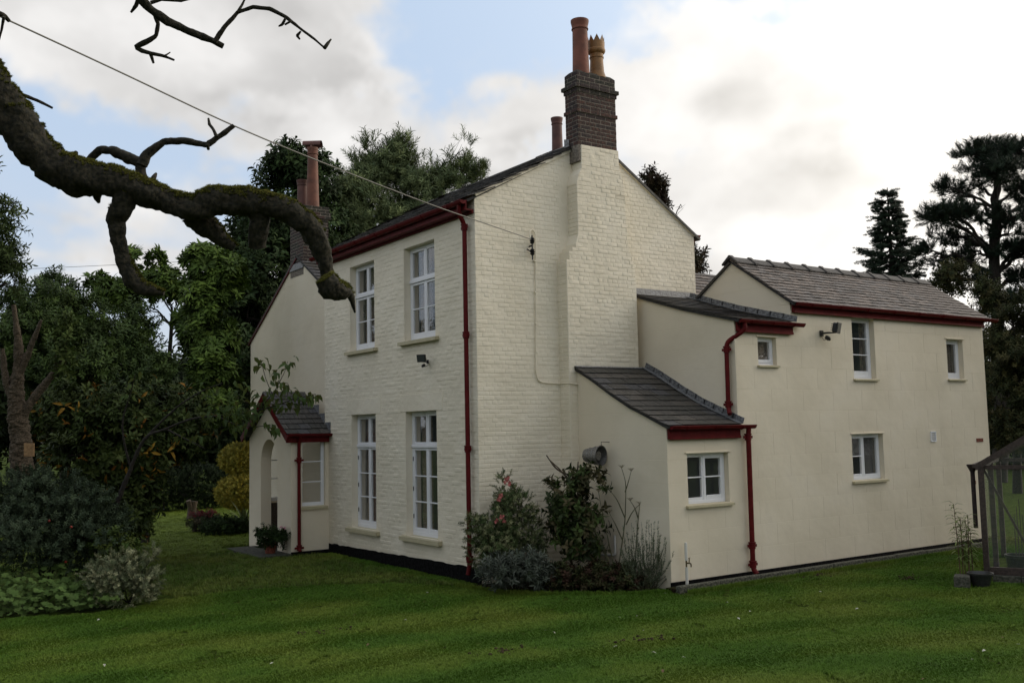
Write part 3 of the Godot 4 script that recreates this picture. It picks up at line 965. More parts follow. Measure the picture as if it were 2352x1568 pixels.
func build_wing(h: Node3D) -> void:
	var U := Vector3.UP
	var X := Vector3.RIGHT
	var Z := Vector3.BACK
	var wall := part(h, "rear_wing_wall", wing_wall(), M.render_paint)
	var wo := wing_outline()
	masonry(wall, Vector3(0, 0, ZR), X, U, wo, wing_holes(), 0.82, 0.372, 0.003, 0.0028, 0.004, [M.render_paint], {"even": 1.0, "called": "render_block", "v0": 0.0})
	# left returns of the lean-tos and of the wing
	var lo := V2([0.277, -0.3, ZR - 0.201, -0.3, ZR - 0.201, 2.46, 2.12, 2.51, 1.69, 2.67, 1.22, 2.90, 0.72, 3.17, 0.276, 3.38])
	var lw := part(h, "lean_to_wall", wall_body(Vector3(XA, 0, 0), Z, U, lo, [], 0.2), M.render_paint)
	masonry(lw, Vector3(XA, 0, 0), Z, U, V2([0.276, 0.0, ZR, 0, ZR, 2.36, 2.12, 2.51, 1.69, 2.67, 1.22, 2.90, 0.72, 3.17, 0.276, 3.38]), [], 0.82, 0.372, 0.003, 0.0028, 0.004, [M.render_paint], {"even": 1.0, "called": "render_block", "shift": 0.3})
	var mo := V2([0.0, 2.2, ZR, 2.2, ZR, 4.13, 1.93, 4.24, 1.32, 4.40, 0.70, 4.59, 0.0, 4.80])
	var mb0 := V2([0.001, 2.2, ZR - 0.201, 2.2, ZR - 0.201, 4.17, 1.93, 4.24, 1.32, 4.40, 0.70, 4.59, 0.001, 4.80])
	var mw := part(h, "lean_to_wall", wall_body(Vector3(XM, 0, 0), Z, U, mb0, [], 0.2), M.render_paint)
	masonry(mw, Vector3(XM, 0, 0), Z, U, mo, [Rect2(0, 0, 0.3, 9)], 0.82, 0.372, 0.003, 0.0028, 0.004, [M.render_paint], {"even": 1.0, "called": "render_block", "shift": 0.5})
	var wg := V2([-0.3, 3.0, ZR, 3.0, ZR, 4.50, 1.17, 5.40, -0.3, 4.45])
	var wgb := V2([-0.3, 3.0, ZR - 0.201, 3.0, ZR - 0.201, 4.63, 1.17, 5.40, -0.3, 4.45])
	var ww := part(h, "wing_gable", wall_body(Vector3(XW, 0, 0), Z, U, wgb, [], 0.2), M.render_paint)
	masonry(ww, Vector3(XW, 0, 0), Z, U, wg, [], 0.82, 0.372, 0.003, 0.0028, 0.004, [M.render_paint], {"even": 1.0, "called": "render_block"})
	var shell := MB.new()
	shell.box(Vector3(XE - 0.2, -0.3, -0.3), Vector3(XE - 0.001, 4.42, ZR - 0.201))
	shell.prism(V2([-0.3, 4.42, ZR - 0.01, 4.42, 1.17, 5.38]), Vector3(XE - 0.2, 0, 0), Z, U, -0.199, 0.0, 0.0, true)
	shell.box(Vector3(5.16, -0.3, -0.5), Vector3(XE - 0.001, 4.42, -0.301))
	part(h, "rear_wall", shell, M.render_paint)
	var fl := MB.new()
	fl.box(Vector3(XA + 0.201, -0.1, 0.28), Vector3(XE - 0.201, 0.015, ZR - 0.202))
	fl.box(Vector3(XW, 2.44, -0.299), Vector3(XE - 0.201, 2.56, ZR - 0.202))
	fl.box(Vector3(XM + 0.201, 2.44, 0.002), Vector3(XW - 0.201, 2.56, ZR - 0.202))
	part(h, "floor", fl, M.interior)
	var pb := MB.new()
	pb.box(Vector3(XA - 0.012, -0.3, ZR - 0.01), Vector3(XE + 0.012, -0.004, ZR + 0.012), 0.003)
	part(h, "plinth", pb, M.plinth_black)
	# roofs
	var wsl := [M.wing_slate_0, M.wing_slate_1, M.wing_slate_2, M.wing_slate_3]
	var sl := [M.slate_0, M.slate_1, M.slate_2, M.slate_3]
	var wp := [Vector2(-0.13, 4.475), Vector2(1.30, 5.44)]
	var roof := part(h, "wing_roof", deck(Vector3(XW - 0.05, 0, ZR), X, -Z, wp, XE - XW + 0.12), M.roof_felt)
	slates(roof, Vector3(XW - 0.06, 0, ZR), X, -Z, wp, XE - XW + 0.15, 0.132, 0.21, wsl, {"most": 300, "thick": 0.007, "lift": 0.006, "slipped": 0.12})
	part(roof, "rear_slope", deck(Vector3(XW - 0.05, 0, -0.3), X, Z, [Vector2(-0.2, 4.36), Vector2(1.47, 5.44)], XE - XW + 0.12), M.slate_2)
	for k in 12:
		var mb := MB.new()
		var x0 := XW - 0.07 + k * 0.52
		var ln := minf(0.54, XE + 0.1 - x0)
		var q := V2([-0.16, -0.085, 0.0, 0.03, 0.16, -0.085, 0.165, -0.06, 0.012, 0.058, -0.012, 0.058, -0.165, -0.06])
		mb.prism(q, Vector3(x0, 5.445, 1.172), -Z, U, 0.0, ln, 0.003, true)
		var q2 := V2([-0.185, -0.09, 0.0, 0.05, 0.185, -0.09, 0.19, -0.06, 0.012, 0.085, -0.012, 0.085, -0.19, -0.056])
		mb.prism(q2, Vector3(x0 - 0.004, 5.445, 1.172), -Z, U, 0.0, 0.085, 0.003, true)
		part(roof, "ridge_tile", mb, M.ridge_tile)
	# slate range further back, seen in the gap beside the gable
	var back := part(h, "rear_roof", deck(Vector3(5.2, 0, -0.45), X, -Z, [Vector2(-0.1, 5.0), Vector2(0.95, 5.68)], 2.3), M.roof_felt)
	slates(back, Vector3(5.19, 0, -0.45), X, -Z, [Vector2(-0.1, 5.0), Vector2(0.95, 5.68)], 2.3, 0.16, 0.26, wsl, {})
	var bk := MB.new()
	bk.box(Vector3(5.2, 3.0, -3.0), Vector3(7.4, 4.98, -0.52))
	part(back, "gable_wall", bk, M.render_paint)
	part(back, "rear_slope", deck(Vector3(5.2, 0, -2.35), X, Z, [Vector2(-0.1, 5.0), Vector2(0.95, 5.68)], 2.3), M.slate_2)
	# low lean-to roof
	var lp := [Vector2(-0.10, 2.385), Vector2(0.02, 2.425), Vector2(0.35, 2.56), Vector2(0.78, 2.725), Vector2(1.25, 2.955), Vector2(1.75, 3.225), Vector2(2.20, 3.44)]
	var lr := part(h, "lean_to_roof", deck(Vector3(XA - 0.05, 0, ZR), X, -Z, lp, XM - XA + 0.05), M.roof_felt)
	slates(lr, Vector3(XA - 0.06, 0, ZR), X, -Z, lp, XM - XA + 0.06, 0.225, 0.33, sl, {"thick": 0.007, "ragged_ends": 0.014, "slipped": 0.15, "lift": 0.006})
	# mid lean-to roof
	var mp := [Vector2(-0.12, 4.12), Vector2(0.02, 4.16), Vector2(0.54, 4.29), Vector2(1.15, 4.45), Vector2(1.77, 4.64), Vector2(2.42, 4.85)]
	var mr := part(h, "lean_to_roof", deck(Vector3(XM - 0.05, 0, ZR), X, -Z, mp, XW - XM + 0.05), M.roof_felt)
	slates(mr, Vector3(XM - 0.06, 0, ZR), X, -Z, mp, XW - XM + 0.06, 0.19, 0.27, sl, {"thick": 0.008, "ragged_ends": 0.012})
	# lead: head flashings and steps
	var hf := MB.new()
	hf.obox(Vector3((XM + 5.14) / 2.0 - 0.05, 4.90, 0.035), Basis(X, -0.35), Vector3((5.14 - XM) / 2.0 + 0.02, 0.085, 0.004))
	hf.obox(Vector3((XA + XM) / 2.0, 3.43, 0.315), Basis(X, -0.7), Vector3((XM - XA) / 2.0 + 0.04, 0.045, 0.004))
	part(h, "lead_flashing", hf, M.lead)
	for run in [[XM, lp, 11, Rect2(0, 0, 0, 0)], [XW, mp, 9, Rect2(0, 0, 0, 0)]]:
		var prof: Array = run[1]
		var n: int = run[2]
		for k in n:
			var ta := float(k) / n
			var tb := float(k + 1) / n
			var a := along(prof, ta)
			var b := along(prof, tb)
			var mb := MB.new()
			var d := Vector3(0, b.y - a.y, -(b.x - a.x))
			var dir := d.normalized()
			var nn := X.cross(dir)
			if nn.y < 0: nn = -nn
			mb.obox(Vector3(run[0] - 0.012, (a.y + b.y) / 2.0, ZR - (a.x + b.x) / 2.0) + nn * (0.07 + 0.004 * (k % 2)), Basis(X, nn, X.cross(nn)), Vector3(0.004, 0.05, d.length() / 2.0 + 0.012))
			mb.obox(Vector3(run[0] - 0.06, (a.y + b.y) / 2.0, ZR - (a.x + b.x) / 2.0) + nn * (0.032 + 0.002 * (k % 2)), Basis(X, nn, X.cross(nn)), Vector3(0.05, 0.003, d.length() / 2.0 + 0.004))
			part(h, "lead_step", mb, M.lead)
	# fascias and gutters
	for f in [[XA + 0.01, XM + 0.0, 2.18, 2.37, 2.40, 0.26], [XM + 0.02, XW - 0.0, 3.93, 4.10, 4.135, 0.19], [XW + 0.03, XE + 0.0, 4.32, 4.47, 4.50, 0.36]]:
		var mb := MB.new()
		mb.box(Vector3(f[0], f[2], ZR + 0.006), Vector3(f[1], f[3], ZR + 0.05), 0.004)
		mb.box(Vector3(f[0] + 0.01, f[2] - 0.012, ZR + 0.05), Vector3(f[1] - 0.01, f[2] + 0.03, ZR + 0.07), 0.004)
		part(h, "fascia", mb, M.red_paint)
		gutter(h, Vector3(f[0] - 0.02, f[4] - 0.02, ZR + 0.115), Vector3(f[1] + f[5], f[4] - 0.025, ZR + 0.115), 0.056, 3 if f[5] < 0.3 else 8)
	downpipe(h, [Vector3(XM + 0.13, 4.06, ZR + 0.115), Vector3(XM + 0.13, 3.95, ZR + 0.115), Vector3(XM - 0.075, 3.75, ZR - 0.12), Vector3(XM - 0.075, 2.66, ZR - 0.13), Vector3(XM - 0.12, 2.56, ZR - 0.06)], 0.038, [Vector3(XM - 0.075, 3.63, ZR - 0.12), Vector3(XM - 0.075, 2.72, ZR - 0.13)], Z)
	downpipe(h, [Vector3(3.62, 2.33, ZR + 0.115), Vector3(3.62, 2.22, ZR + 0.10), Vector3(3.62, 0.05, ZR + 0.085), Vector3(3.63, -0.03, ZR + 0.16)], 0.042, [Vector3(3.62, 2.18, ZR + 0.09), Vector3(3.62, 0.42, ZR + 0.085), Vector3(3.62, 0.12, ZR + 0.085)], X)
	# windows
	var wh := wing_holes()
	var o := Vector3(0, 0, ZR)
	var S := [0.03, 0.05, 0.04]
	window(h, o, X, U, wh[0], 0.10, [[0.035, wh[0].size.x - 0.035, 0.05, wh[0].size.y - 0.035, 3, 0.05, 0.10]], {"frame": 0.04, "bottom": 0.06, "sill": S})
	window(h, o, X, U, wh[1], 0.10, [[0.035, wh[1].size.x - 0.035, 0.04, wh[1].size.y - 0.035, 1, 0.05, 0.09]], {"frame": 0.04, "sill": S, "drip": 0.05})
	var w2: float = wh[2].size.x
	window(h, o, X, U, wh[2], 0.09, [[0.035, w2 * 0.47, 0.05, wh[2].size.y - 0.035, 2, 0.045, 0.06], [w2 * 0.47 + 0.005, w2 - 0.035, 0.05, wh[2].size.y - 0.035, 1, 0.035, 0.05]], {"frame": 0.04, "bottom": 0.055, "sill": [0.05, 0.06, 0.05], "drip": 0.03})
	window(h, o, X, U, wh[3], 0.08, [[0.03, wh[3].size.x - 0.03, 0.04, wh[3].size.y - 0.03, 1, 0.04, 0.06]], {"frame": 0.035, "sill": S, "drip": 0.03})
	var w4: float = wh[4].size.x
	window(h, o, X, U, wh[4], 0.09, [[0.035, w4 * 0.47, 0.05, wh[4].size.y - 0.035, 2, 0.03, 0.05], [w4 * 0.47 + 0.005, w4 - 0.035, 0.05, wh[4].size.y - 0.035, 2, 0.055, 0.075]], {"frame": 0.04, "bottom": 0.055, "sill": [0.06, 0.06, 0.05], "drip": 0.05})
	for_curtain(o, X, U, Z, wh[2].position.x + w2 * 0.5, wh[2].end.x, wh[2].position.y, wh[2].end.y, 0.17, 1.5, "dark drawn blind behind right half of lower wing window", M.blind, "window_blind")
	for_curtain(o, X, U, Z, wh[3].position.x, wh[3].end.x, wh[3].position.y, wh[3].end.y, 0.2, 1.0, "grey blind behind the smallest upper window", M.curtain, "window_blind")
	for_curtain(o, X, U, Z, wh[0].position.x + wh[0].size.x * 0.84, wh[0].end.x, wh[0].position.y, wh[0].end.y, 0.26, 1.5, "curtain edge inside tall three pane wing window", M.curtain, "curtain")
	for_curtain(o, X, U, Z, wh[1].position.x + wh[1].size.x * 0.75, wh[1].end.x, wh[1].position.y, wh[1].end.y, 0.26, 1.5, "curtain edge inside narrow upper window at wing end", M.curtain, "curtain")

func along(prof: Array, t: float) -> Vector2:
	var acc := [0.0]
	for i in prof.size() - 1: acc.append(acc[i] + prof[i].distance_to(prof[i + 1]))
	var s: float = t * acc[acc.size() - 1]
	var i := 0
	while i < prof.size() - 2 and s > acc[i + 1]: i += 1
	return prof[i].lerp(prof[i + 1], (s - acc[i]) / (acc[i + 1] - acc[i]))

func wing_outline() -> PackedVector2Array:
	return V2([XA, 0.0, XE, 0.0, XE, 4.46, XW, 4.46, XW, 4.12, XM, 4.12, XM, 2.36, XA, 2.36])

func wing_holes() -> Array:
	return [Rect2(6.615, 3.185, 0.665, 1.14), Rect2(9.63, 3.22, 0.58, 0.80), Rect2(6.45, 1.335, 0.925, 0.835), Rect2(4.05, 3.385, 0.465, 0.475), Rect2(2.305, 1.145, 0.925, 0.80)]

func wing_wall() -> MB:
	var p := wing_outline()
	for i in 2: p[i].y = -0.3
	return wall_body(Vector3(0, 0, ZR), Vector3.RIGHT, Vector3.UP, p, wing_holes(), 0.2)

func build_left(h: Node3D) -> void:
	var U := Vector3.UP
	var X := Vector3.RIGHT
	var Z := Vector3.BACK
	# ---- rendered cross wing with its front gable
	var lx := 0.3
	var lo := V2([-11.6, -0.3, -5.4, -0.3, -5.4, 4.95, -8.42, 6.62, -11.6, 4.82])
	var w := part(h, "cross_wing_wall", wall_body(Vector3(lx, 0, 0), Z, U, lo, [], 0.3), M.render_paint)
	masonry(w, Vector3(lx, 0, 0), Z, U, lo, [Rect2(-6.15, -1, 2, 9)], 0.82, 0.372, 0.003, 0.0028, 0.004, [M.render_paint], {"even": 1.0, "called": "render_block"})
	var sh := MB.new()
	sh.box(Vector3(lx + 0.301, -0.3, -11.59), Vector3(5.0, 4.8, -11.3))
	sh.box(Vector3(4.7, -0.3, -11.29), Vector3(5.0, 4.8, -6.17))
	part(h, "rear_wall", sh, M.render_paint)
	var sl := [M.slate_0, M.slate_1, M.slate_2, M.slate_3]
	var p1 := [Vector2(0.0, 4.88), Vector2(3.06, 6.66)]
	var roof := part(h, "cross_wing_roof", deck(Vector3(lx - 0.04, 0, -5.36), X, -Z, p1, 4.5), M.roof_felt)
	slates(roof, Vector3(lx - 0.05, 0, -5.36), X, -Z, p1, 4.5, 0.2, 0.3, sl, {"most": 120})
	part(roof, "far_slope", deck(Vector3(lx - 0.04, 0, -11.72), X, Z, [Vector2(0.0, 4.78), Vector2(3.3, 6.66)], 4.5), M.slate_2)
	var vb := MB.new()
	vb.bar(Vector3(lx - 0.025, 4.76, -11.72), Vector3(lx - 0.025, 6.60, -8.44), 0.07, 0.03)
	part(roof, "verge_board", vb, M.red_paint)
	var mix := [M.brick_dark, M.brick_soot_shade, M.brick_dark, M.brick_brown]  # darker mix than the main stack: this stack's shade put into brick colour
	var st := chimney_stack(h, 0.29, 0.93, -8.83, -8.03, [[6.45, 7.52, 0.0, mix], [7.52, 7.67, 0.05, mix], [7.67, 7.82, 0.02, [M.brick_soot_shade]]], 0.0)
	var fb := MB.new()
	fb.box(Vector3(0.27, 6.30, -8.85), Vector3(0.95, 6.46, -8.01), 0.004)
	part(st, "lead_flashing", fb, M.lead)
	chimney_pot(st, Vector3(0.64, 7.82, -8.28), 0.135, 1.50, M.pot_brown, "tall")
	var hood := MB.new()
	var rows := []
	for j in 2:
		var row := PackedVector3Array()
		for i in 13:
			var t := PI * i / 12.0
			row.append(Vector3(0.64, 9.36, -8.28) + (X * 0.8 + Z * 0.6).normalized() * ((j - 0.5) * 0.44) + (Z * 0.8 - X * 0.6).normalized() * cos(t) * 0.15 + U * sin(t) * 0.13)
		rows.append(row)
	hood.grid(rows)
	for i in 2:
		var row2 := PackedVector3Array()
		for p in rows[i]: row2.append(p - U * 0.012 + (Vector3(0.64, p.y, -8.28) - p) * 0.05)
		rows.append(row2)
	hood.grid([rows[2], rows[3]])
	for a in [-1, 1]:
		hood.bar(Vector3(0.64, 9.28, -8.28) + (Z * 0.8 - X * 0.6).normalized() * 0.13 * a, Vector3(0.64, 9.40, -8.28) + (Z * 0.8 - X * 0.6).normalized() * 0.14 * a, 0.05, 0.02, X)
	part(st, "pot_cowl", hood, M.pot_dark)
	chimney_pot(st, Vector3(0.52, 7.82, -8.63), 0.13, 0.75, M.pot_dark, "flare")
	# ---- porch
	var zp := -5.955
	var zq := -8.45
	var px := -0.852
	var mid := (zp + zq) / 2.0
	var t := 0.24
	# front with its arched way in
	var outer := V2([zq, -0.3, zp, -0.3, zp, 2.30, mid - 0.0, 3.10, zq, 2.30])
	var arch := PackedVector2Array()
	var az := -7.215
	var ar := 0.50
	arch.append(Vector2(az - ar, -0.5))
	for i in 17:
		var a := PI - PI * i / 16.0
		arch.append(Vector2(az + cos(a) * ar, 1.78 + sin(a) * ar))
	arch.append(Vector2(az + ar, -0.5))
	var pf := MB.new()
	for bit in Geometry2D.clip_polygons(outer, arch):
		pf.prism(bit, Vector3(px, 0, 0), Z, U, -t, 0.0, 0.0, true)
	var porch := part(h, "porch", pf, M.render_paint)
	var ph := Rect2(-0.635, 0.86, 0.55, 1.42)
	for s in 2:
		var zz := zp if s == 0 else zq + t
		var body := wall_body(Vector3(0, 0, zz), X, U, V2([px + t, -0.3, -0.006, -0.3, -0.006, 2.30, px + t, 2.30]), [ph], t)
		part(porch, "side_wall", body, M.render_paint)
		var d := 0.07 if s == 0 else 0.1
		window(h, Vector3(0, 0, zz), X, U, ph, d, [[0.03, ph.size.x - 0.03, 0.03, ph.size.y - 0.03, 3, 0.035, 0.05]], {"frame": 0.035, "sill": [0.04, 0.05, 0.06]} if s == 0 else {"frame": 0.035})
	var ppl := MB.new()
	ppl.box(Vector3(px - 0.008, -0.3, zp + 0.001), Vector3(-0.01, -0.06, zp + 0.01))
	part(porch, "plinth", ppl, M.plinth_black)
	# inner front wall seen through the arch, dado boards
	var da := MB.new()
	for k in 6:
		da.box(Vector3(px + t + 0.002 + k * 0.1, 0.0, zq + t + 0.001), Vector3(px + t + 0.098 + k * 0.1, 0.82, zq + t + 0.018), 0.003)
	part(porch, "dado", da, M.wood_grey)
	var pfl := MB.new()
	pfl.box(Vector3(px + 0.02, -0.3, zq + t + 0.002), Vector3(-0.01, -0.05, zp - t - 0.002))
	part(porch, "floor", pfl, M.paving)
	var rise := (3.32 - 2.40) / (zp + 0.16 - mid)
	var prof := [Vector2(0.0, 2.37), Vector2(zp + 0.13 - mid, 3.27)]
	var pr := part(porch, "porch_roof", deck(Vector3(px - 0.13, 0, zp + 0.13), X, -Z, prof, 0.97, 0.04), M.roof_felt)
	slates_flat(h, Vector3(px - 0.15, 0, zp + 0.13), X, -Z, prof, 0.985, 0.20, 0.26, sl)
	part(porch, "far_slope", deck(Vector3(px - 0.13, 0, zq - 0.13), X, Z, prof, 0.97, 0.04), M.slate_2)
	for k in 2:
		var rd := MB.new()
		rd.prism(V2([-0.13, -0.09, 0.0, 0.015, 0.13, -0.09, 0.13, -0.065, 0.0, 0.04, -0.13, -0.065]), Vector3(px - 0.15 + 0.495 * k, 3.285, mid), -Z, U, 0.0, 0.49, 0.003, true)
		part(porch, "ridge_tile", rd, M.ridge_tile)
	for k in [-1, 1]:
		var bb := MB.new()
		var zz: float = zp + 0.15 if k == 1 else zq - 0.15
		bb.bar(Vector3(px - 0.145, 2.27, zz), Vector3(px - 0.145, 3.20, mid + 0.03 * k), 0.13, 0.024)
		part(porch, "barge_board", bb, M.red_paint)
	var fs := MB.new()
	fs.box(Vector3(px - 0.13, 2.20, zp + 0.03), Vector3(-0.02, 2.36, zp + 0.075), 0.004)
	part(porch, "fascia", fs, M.red_paint)
	gutter(h, Vector3(px - 0.13, 2.375, zp + 0.155), Vector3(0.0, 2.37, zp + 0.155), 0.05, 2)
	downpipe(h, [Vector3(-0.71, 2.33, zp + 0.15), Vector3(-0.71, 2.22, zp + 0.08), Vector3(-0.70, 0.05, zp + 0.07), Vector3(-0.70, -0.05, zp + 0.12)], 0.037, [Vector3(-0.706, 1.83, zp + 0.075), Vector3(-0.70, 0.02, zp + 0.07)], X)
	for k in 4:
		var lf := MB.new()
		var a: Vector2 = along(prof, k / 4.6)
		lf.box(Vector3(-0.012, a.y + 0.03, zp + 0.13 - a.x - 0.30), Vector3(-0.0075, a.y + 0.25, zp + 0.13 - a.x - 0.02))
		part(porch, "lead_step", lf, M.lead)
	var step := MB.new()
	step.box(Vector3(-1.55, -0.2, -7.95), Vector3(-0.862, -0.085, -5.85), 0.012)
	part(porch, "door_step", step, M.paving)

func slates_flat(h: Node3D, o: Vector3, eu: Vector3, inward: Vector3, prof: Array, length: float, gauge: float, width: float, mats: Array) -> void:
	var holder := Node3D.new()
	holder.name = "porch_slating"
	h.add_child(holder, true)
	slates(holder, o, eu, inward, prof, length, gauge, width, mats, {"thick": 0.008})

# ================= ground =================
const BED := [-0.36, -0.16, -0.30, 0.5, -0.22, 0.91, 0.42, 1.72, 1.2, 2.36, 1.95, 2.62, 1.88, 2.4, 1.88, 0.28, 0.0, 0.0]
const EDGE := [-14.0, 1.5, -9.0, -0.8, -6.76, -1.95, -5.71, -1.49, -5.07, -1.66, -4.47, -2.01, -3.63, -2.11, -2.93, -2.06, -1.92, -1.75, -1.05, -1.1, -0.36, -0.16]

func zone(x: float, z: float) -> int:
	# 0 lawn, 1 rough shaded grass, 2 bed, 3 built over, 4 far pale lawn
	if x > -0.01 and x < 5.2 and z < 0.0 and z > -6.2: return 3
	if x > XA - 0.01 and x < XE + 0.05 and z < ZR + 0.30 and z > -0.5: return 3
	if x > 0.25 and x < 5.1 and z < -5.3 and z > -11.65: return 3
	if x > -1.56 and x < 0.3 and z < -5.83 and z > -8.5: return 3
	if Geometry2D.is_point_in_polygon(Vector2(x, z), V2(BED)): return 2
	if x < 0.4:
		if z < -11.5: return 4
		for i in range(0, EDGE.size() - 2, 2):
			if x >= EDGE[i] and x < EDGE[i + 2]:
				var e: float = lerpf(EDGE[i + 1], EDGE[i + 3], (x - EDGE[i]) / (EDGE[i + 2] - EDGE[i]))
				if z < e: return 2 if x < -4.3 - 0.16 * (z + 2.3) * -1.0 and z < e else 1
	return 0

func build_ground() -> void:
	var xs := []
	var k := -420.0
	for s in [[-420, -60, 30], [-60, -20, 4], [-20, 24, 0.5], [24, 60, 4], [60, 421, 30]]:
		var q: float = s[0]
		while q < s[1] - 0.001:
			xs.append(q); q += s[2]
	xs.append(420.0)
	var mb := MB.new()
	var rows := []
	for j in xs.size():
		var row := PackedVector3Array()
		for i in xs.size():
			var x: float = xs[i]
			var z: float = -xs[j]
			row.append(Vector3(x, ground_y(x, z) - 0.015 + 0.012 * lumps.get_noise_2d(x * 12.0, z * 12.0), z))
		rows.append(row)
	mb.grid(rows)
	structure("ground", mb, mat("ground_turf", Color(0.05, 0.078, 0.014), 0.97, tex(noise_image(512, 0.02, 6, 51, 0.5, 1.35, Color(0.9, 0.85, 0.8), Color(1, 1, 0.9))), 0.5))
	M.ground_turf.metallic_specular = 0.1
	M.soil.metallic_specular = 0.1
	# soil of the corner bed and of the shrub bed
	for b in [[V2(BED), "flower_bed", 0.004]]:
		var s := MB.new()
		for t in range(0, Geometry2D.triangulate_polygon(b[0]).size(), 3):
			var tr := Geometry2D.triangulate_polygon(b[0])
			s.tri(on_ground(b[0][tr[t]].x, b[0][tr[t]].y, b[2]), on_ground(b[0][tr[t + 1]].x, b[0][tr[t + 1]].y, b[2]), on_ground(b[0][tr[t + 2]].x, b[0][tr[t + 2]].y, b[2]))
		structure(b[1], s, M.soil)
	# kerb along the wing, earth strip behind it
	var kb := structure("kerb", MB.new(), M.stone)
	var x0 := 1.74
	var n := 0
	while x0 < 10.7:
		var ln := rng.randf_range(0.86, 0.94)
		var m := MB.new()
		m.obox(Vector3(x0 + ln / 2, -0.10 + rng.randf_range(-0.006, 0.006), 2.735 + rng.randf_range(-0.006, 0.006)), Basis(Vector3.UP, rng.randf_range(-0.008, 0.008)), Vector3(ln / 2 - 0.005, 0.085, 0.045), 0.012)
		part(kb, "kerb_stone", m, M.stone)
		x0 += ln
	var strip := MB.new()
	strip.box(Vector3(1.75, -0.25, ZR + 0.013), Vector3(10.9, -0.065, 2.69))
	structure("earth_strip", strip, M.soil)
	build_grass()

func blades(n: int, height: float, spread: float, lean: float, wide: float, seed_: int) -> MB:
	var r := RandomNumberGenerator.new()
	r.seed = seed_
	var mb := MB.new()
	for i in n:
		var p := Vector3(r.randf_range(-spread, spread), -0.004, r.randf_range(-spread, spread))
		var a := r.randf() * TAU
		var d := Vector3(cos(a), 0, sin(a))
		var s := Vector3(-d.z, 0, d.x) * wide * r.randf_range(0.7, 1.2)
		var hh := height * r.randf_range(0.55, 1.1)
		var m := p + Vector3.UP * hh * 0.6 + d * lean * hh * 0.35
		var t := p + Vector3.UP * hh + d * lean * hh
		mb.ink = Color.WHITE * r.randf_range(0.75, 1.2)
		mb.tri(p - s, p + s, m + s * 0.8)
		mb.tri(p - s, m + s * 0.8, m - s * 0.8)
		mb.tri(m - s * 0.8, m + s * 0.8, t)
	return mb

func scatter(called: String, mesh: Mesh, m: Material, xf: Array, cols: Array, label := "", category := "", kind := "stuff", parent: Node3D = self) -> MultiMeshInstance3D:
	var mm := MultiMesh.new()
	mm.transform_format = MultiMesh.TRANSFORM_3D
	mm.use_colors = true
	mm.mesh = mesh
	mm.instance_count = xf.size()
	for i in xf.size():
		mm.set_instance_transform(i, xf[i])
		mm.set_instance_color(i, cols[i])
	var o := MultiMeshInstance3D.new()
	o.name = numbered(called) if parent == self else called
	o.multimesh = mm
	o.material_override = m
	parent.add_child(o, true)
	if parent != self: o.global_transform = Transform3D()
	tag(o, label, category, "", kind)
	return o

# leaf colour of the turf: greener and yellower patches
func lawn_tone(k: float) -> Color:
	return Color(0.088, 0.172, 0.018).lerp(Color(0.17, 0.222, 0.034), clampf(k * 1.2 + 0.25, 0, 1)).lerp(Color(0.065, 0.14, 0.016), clampf(-k * 1.4, 0, 0.6))

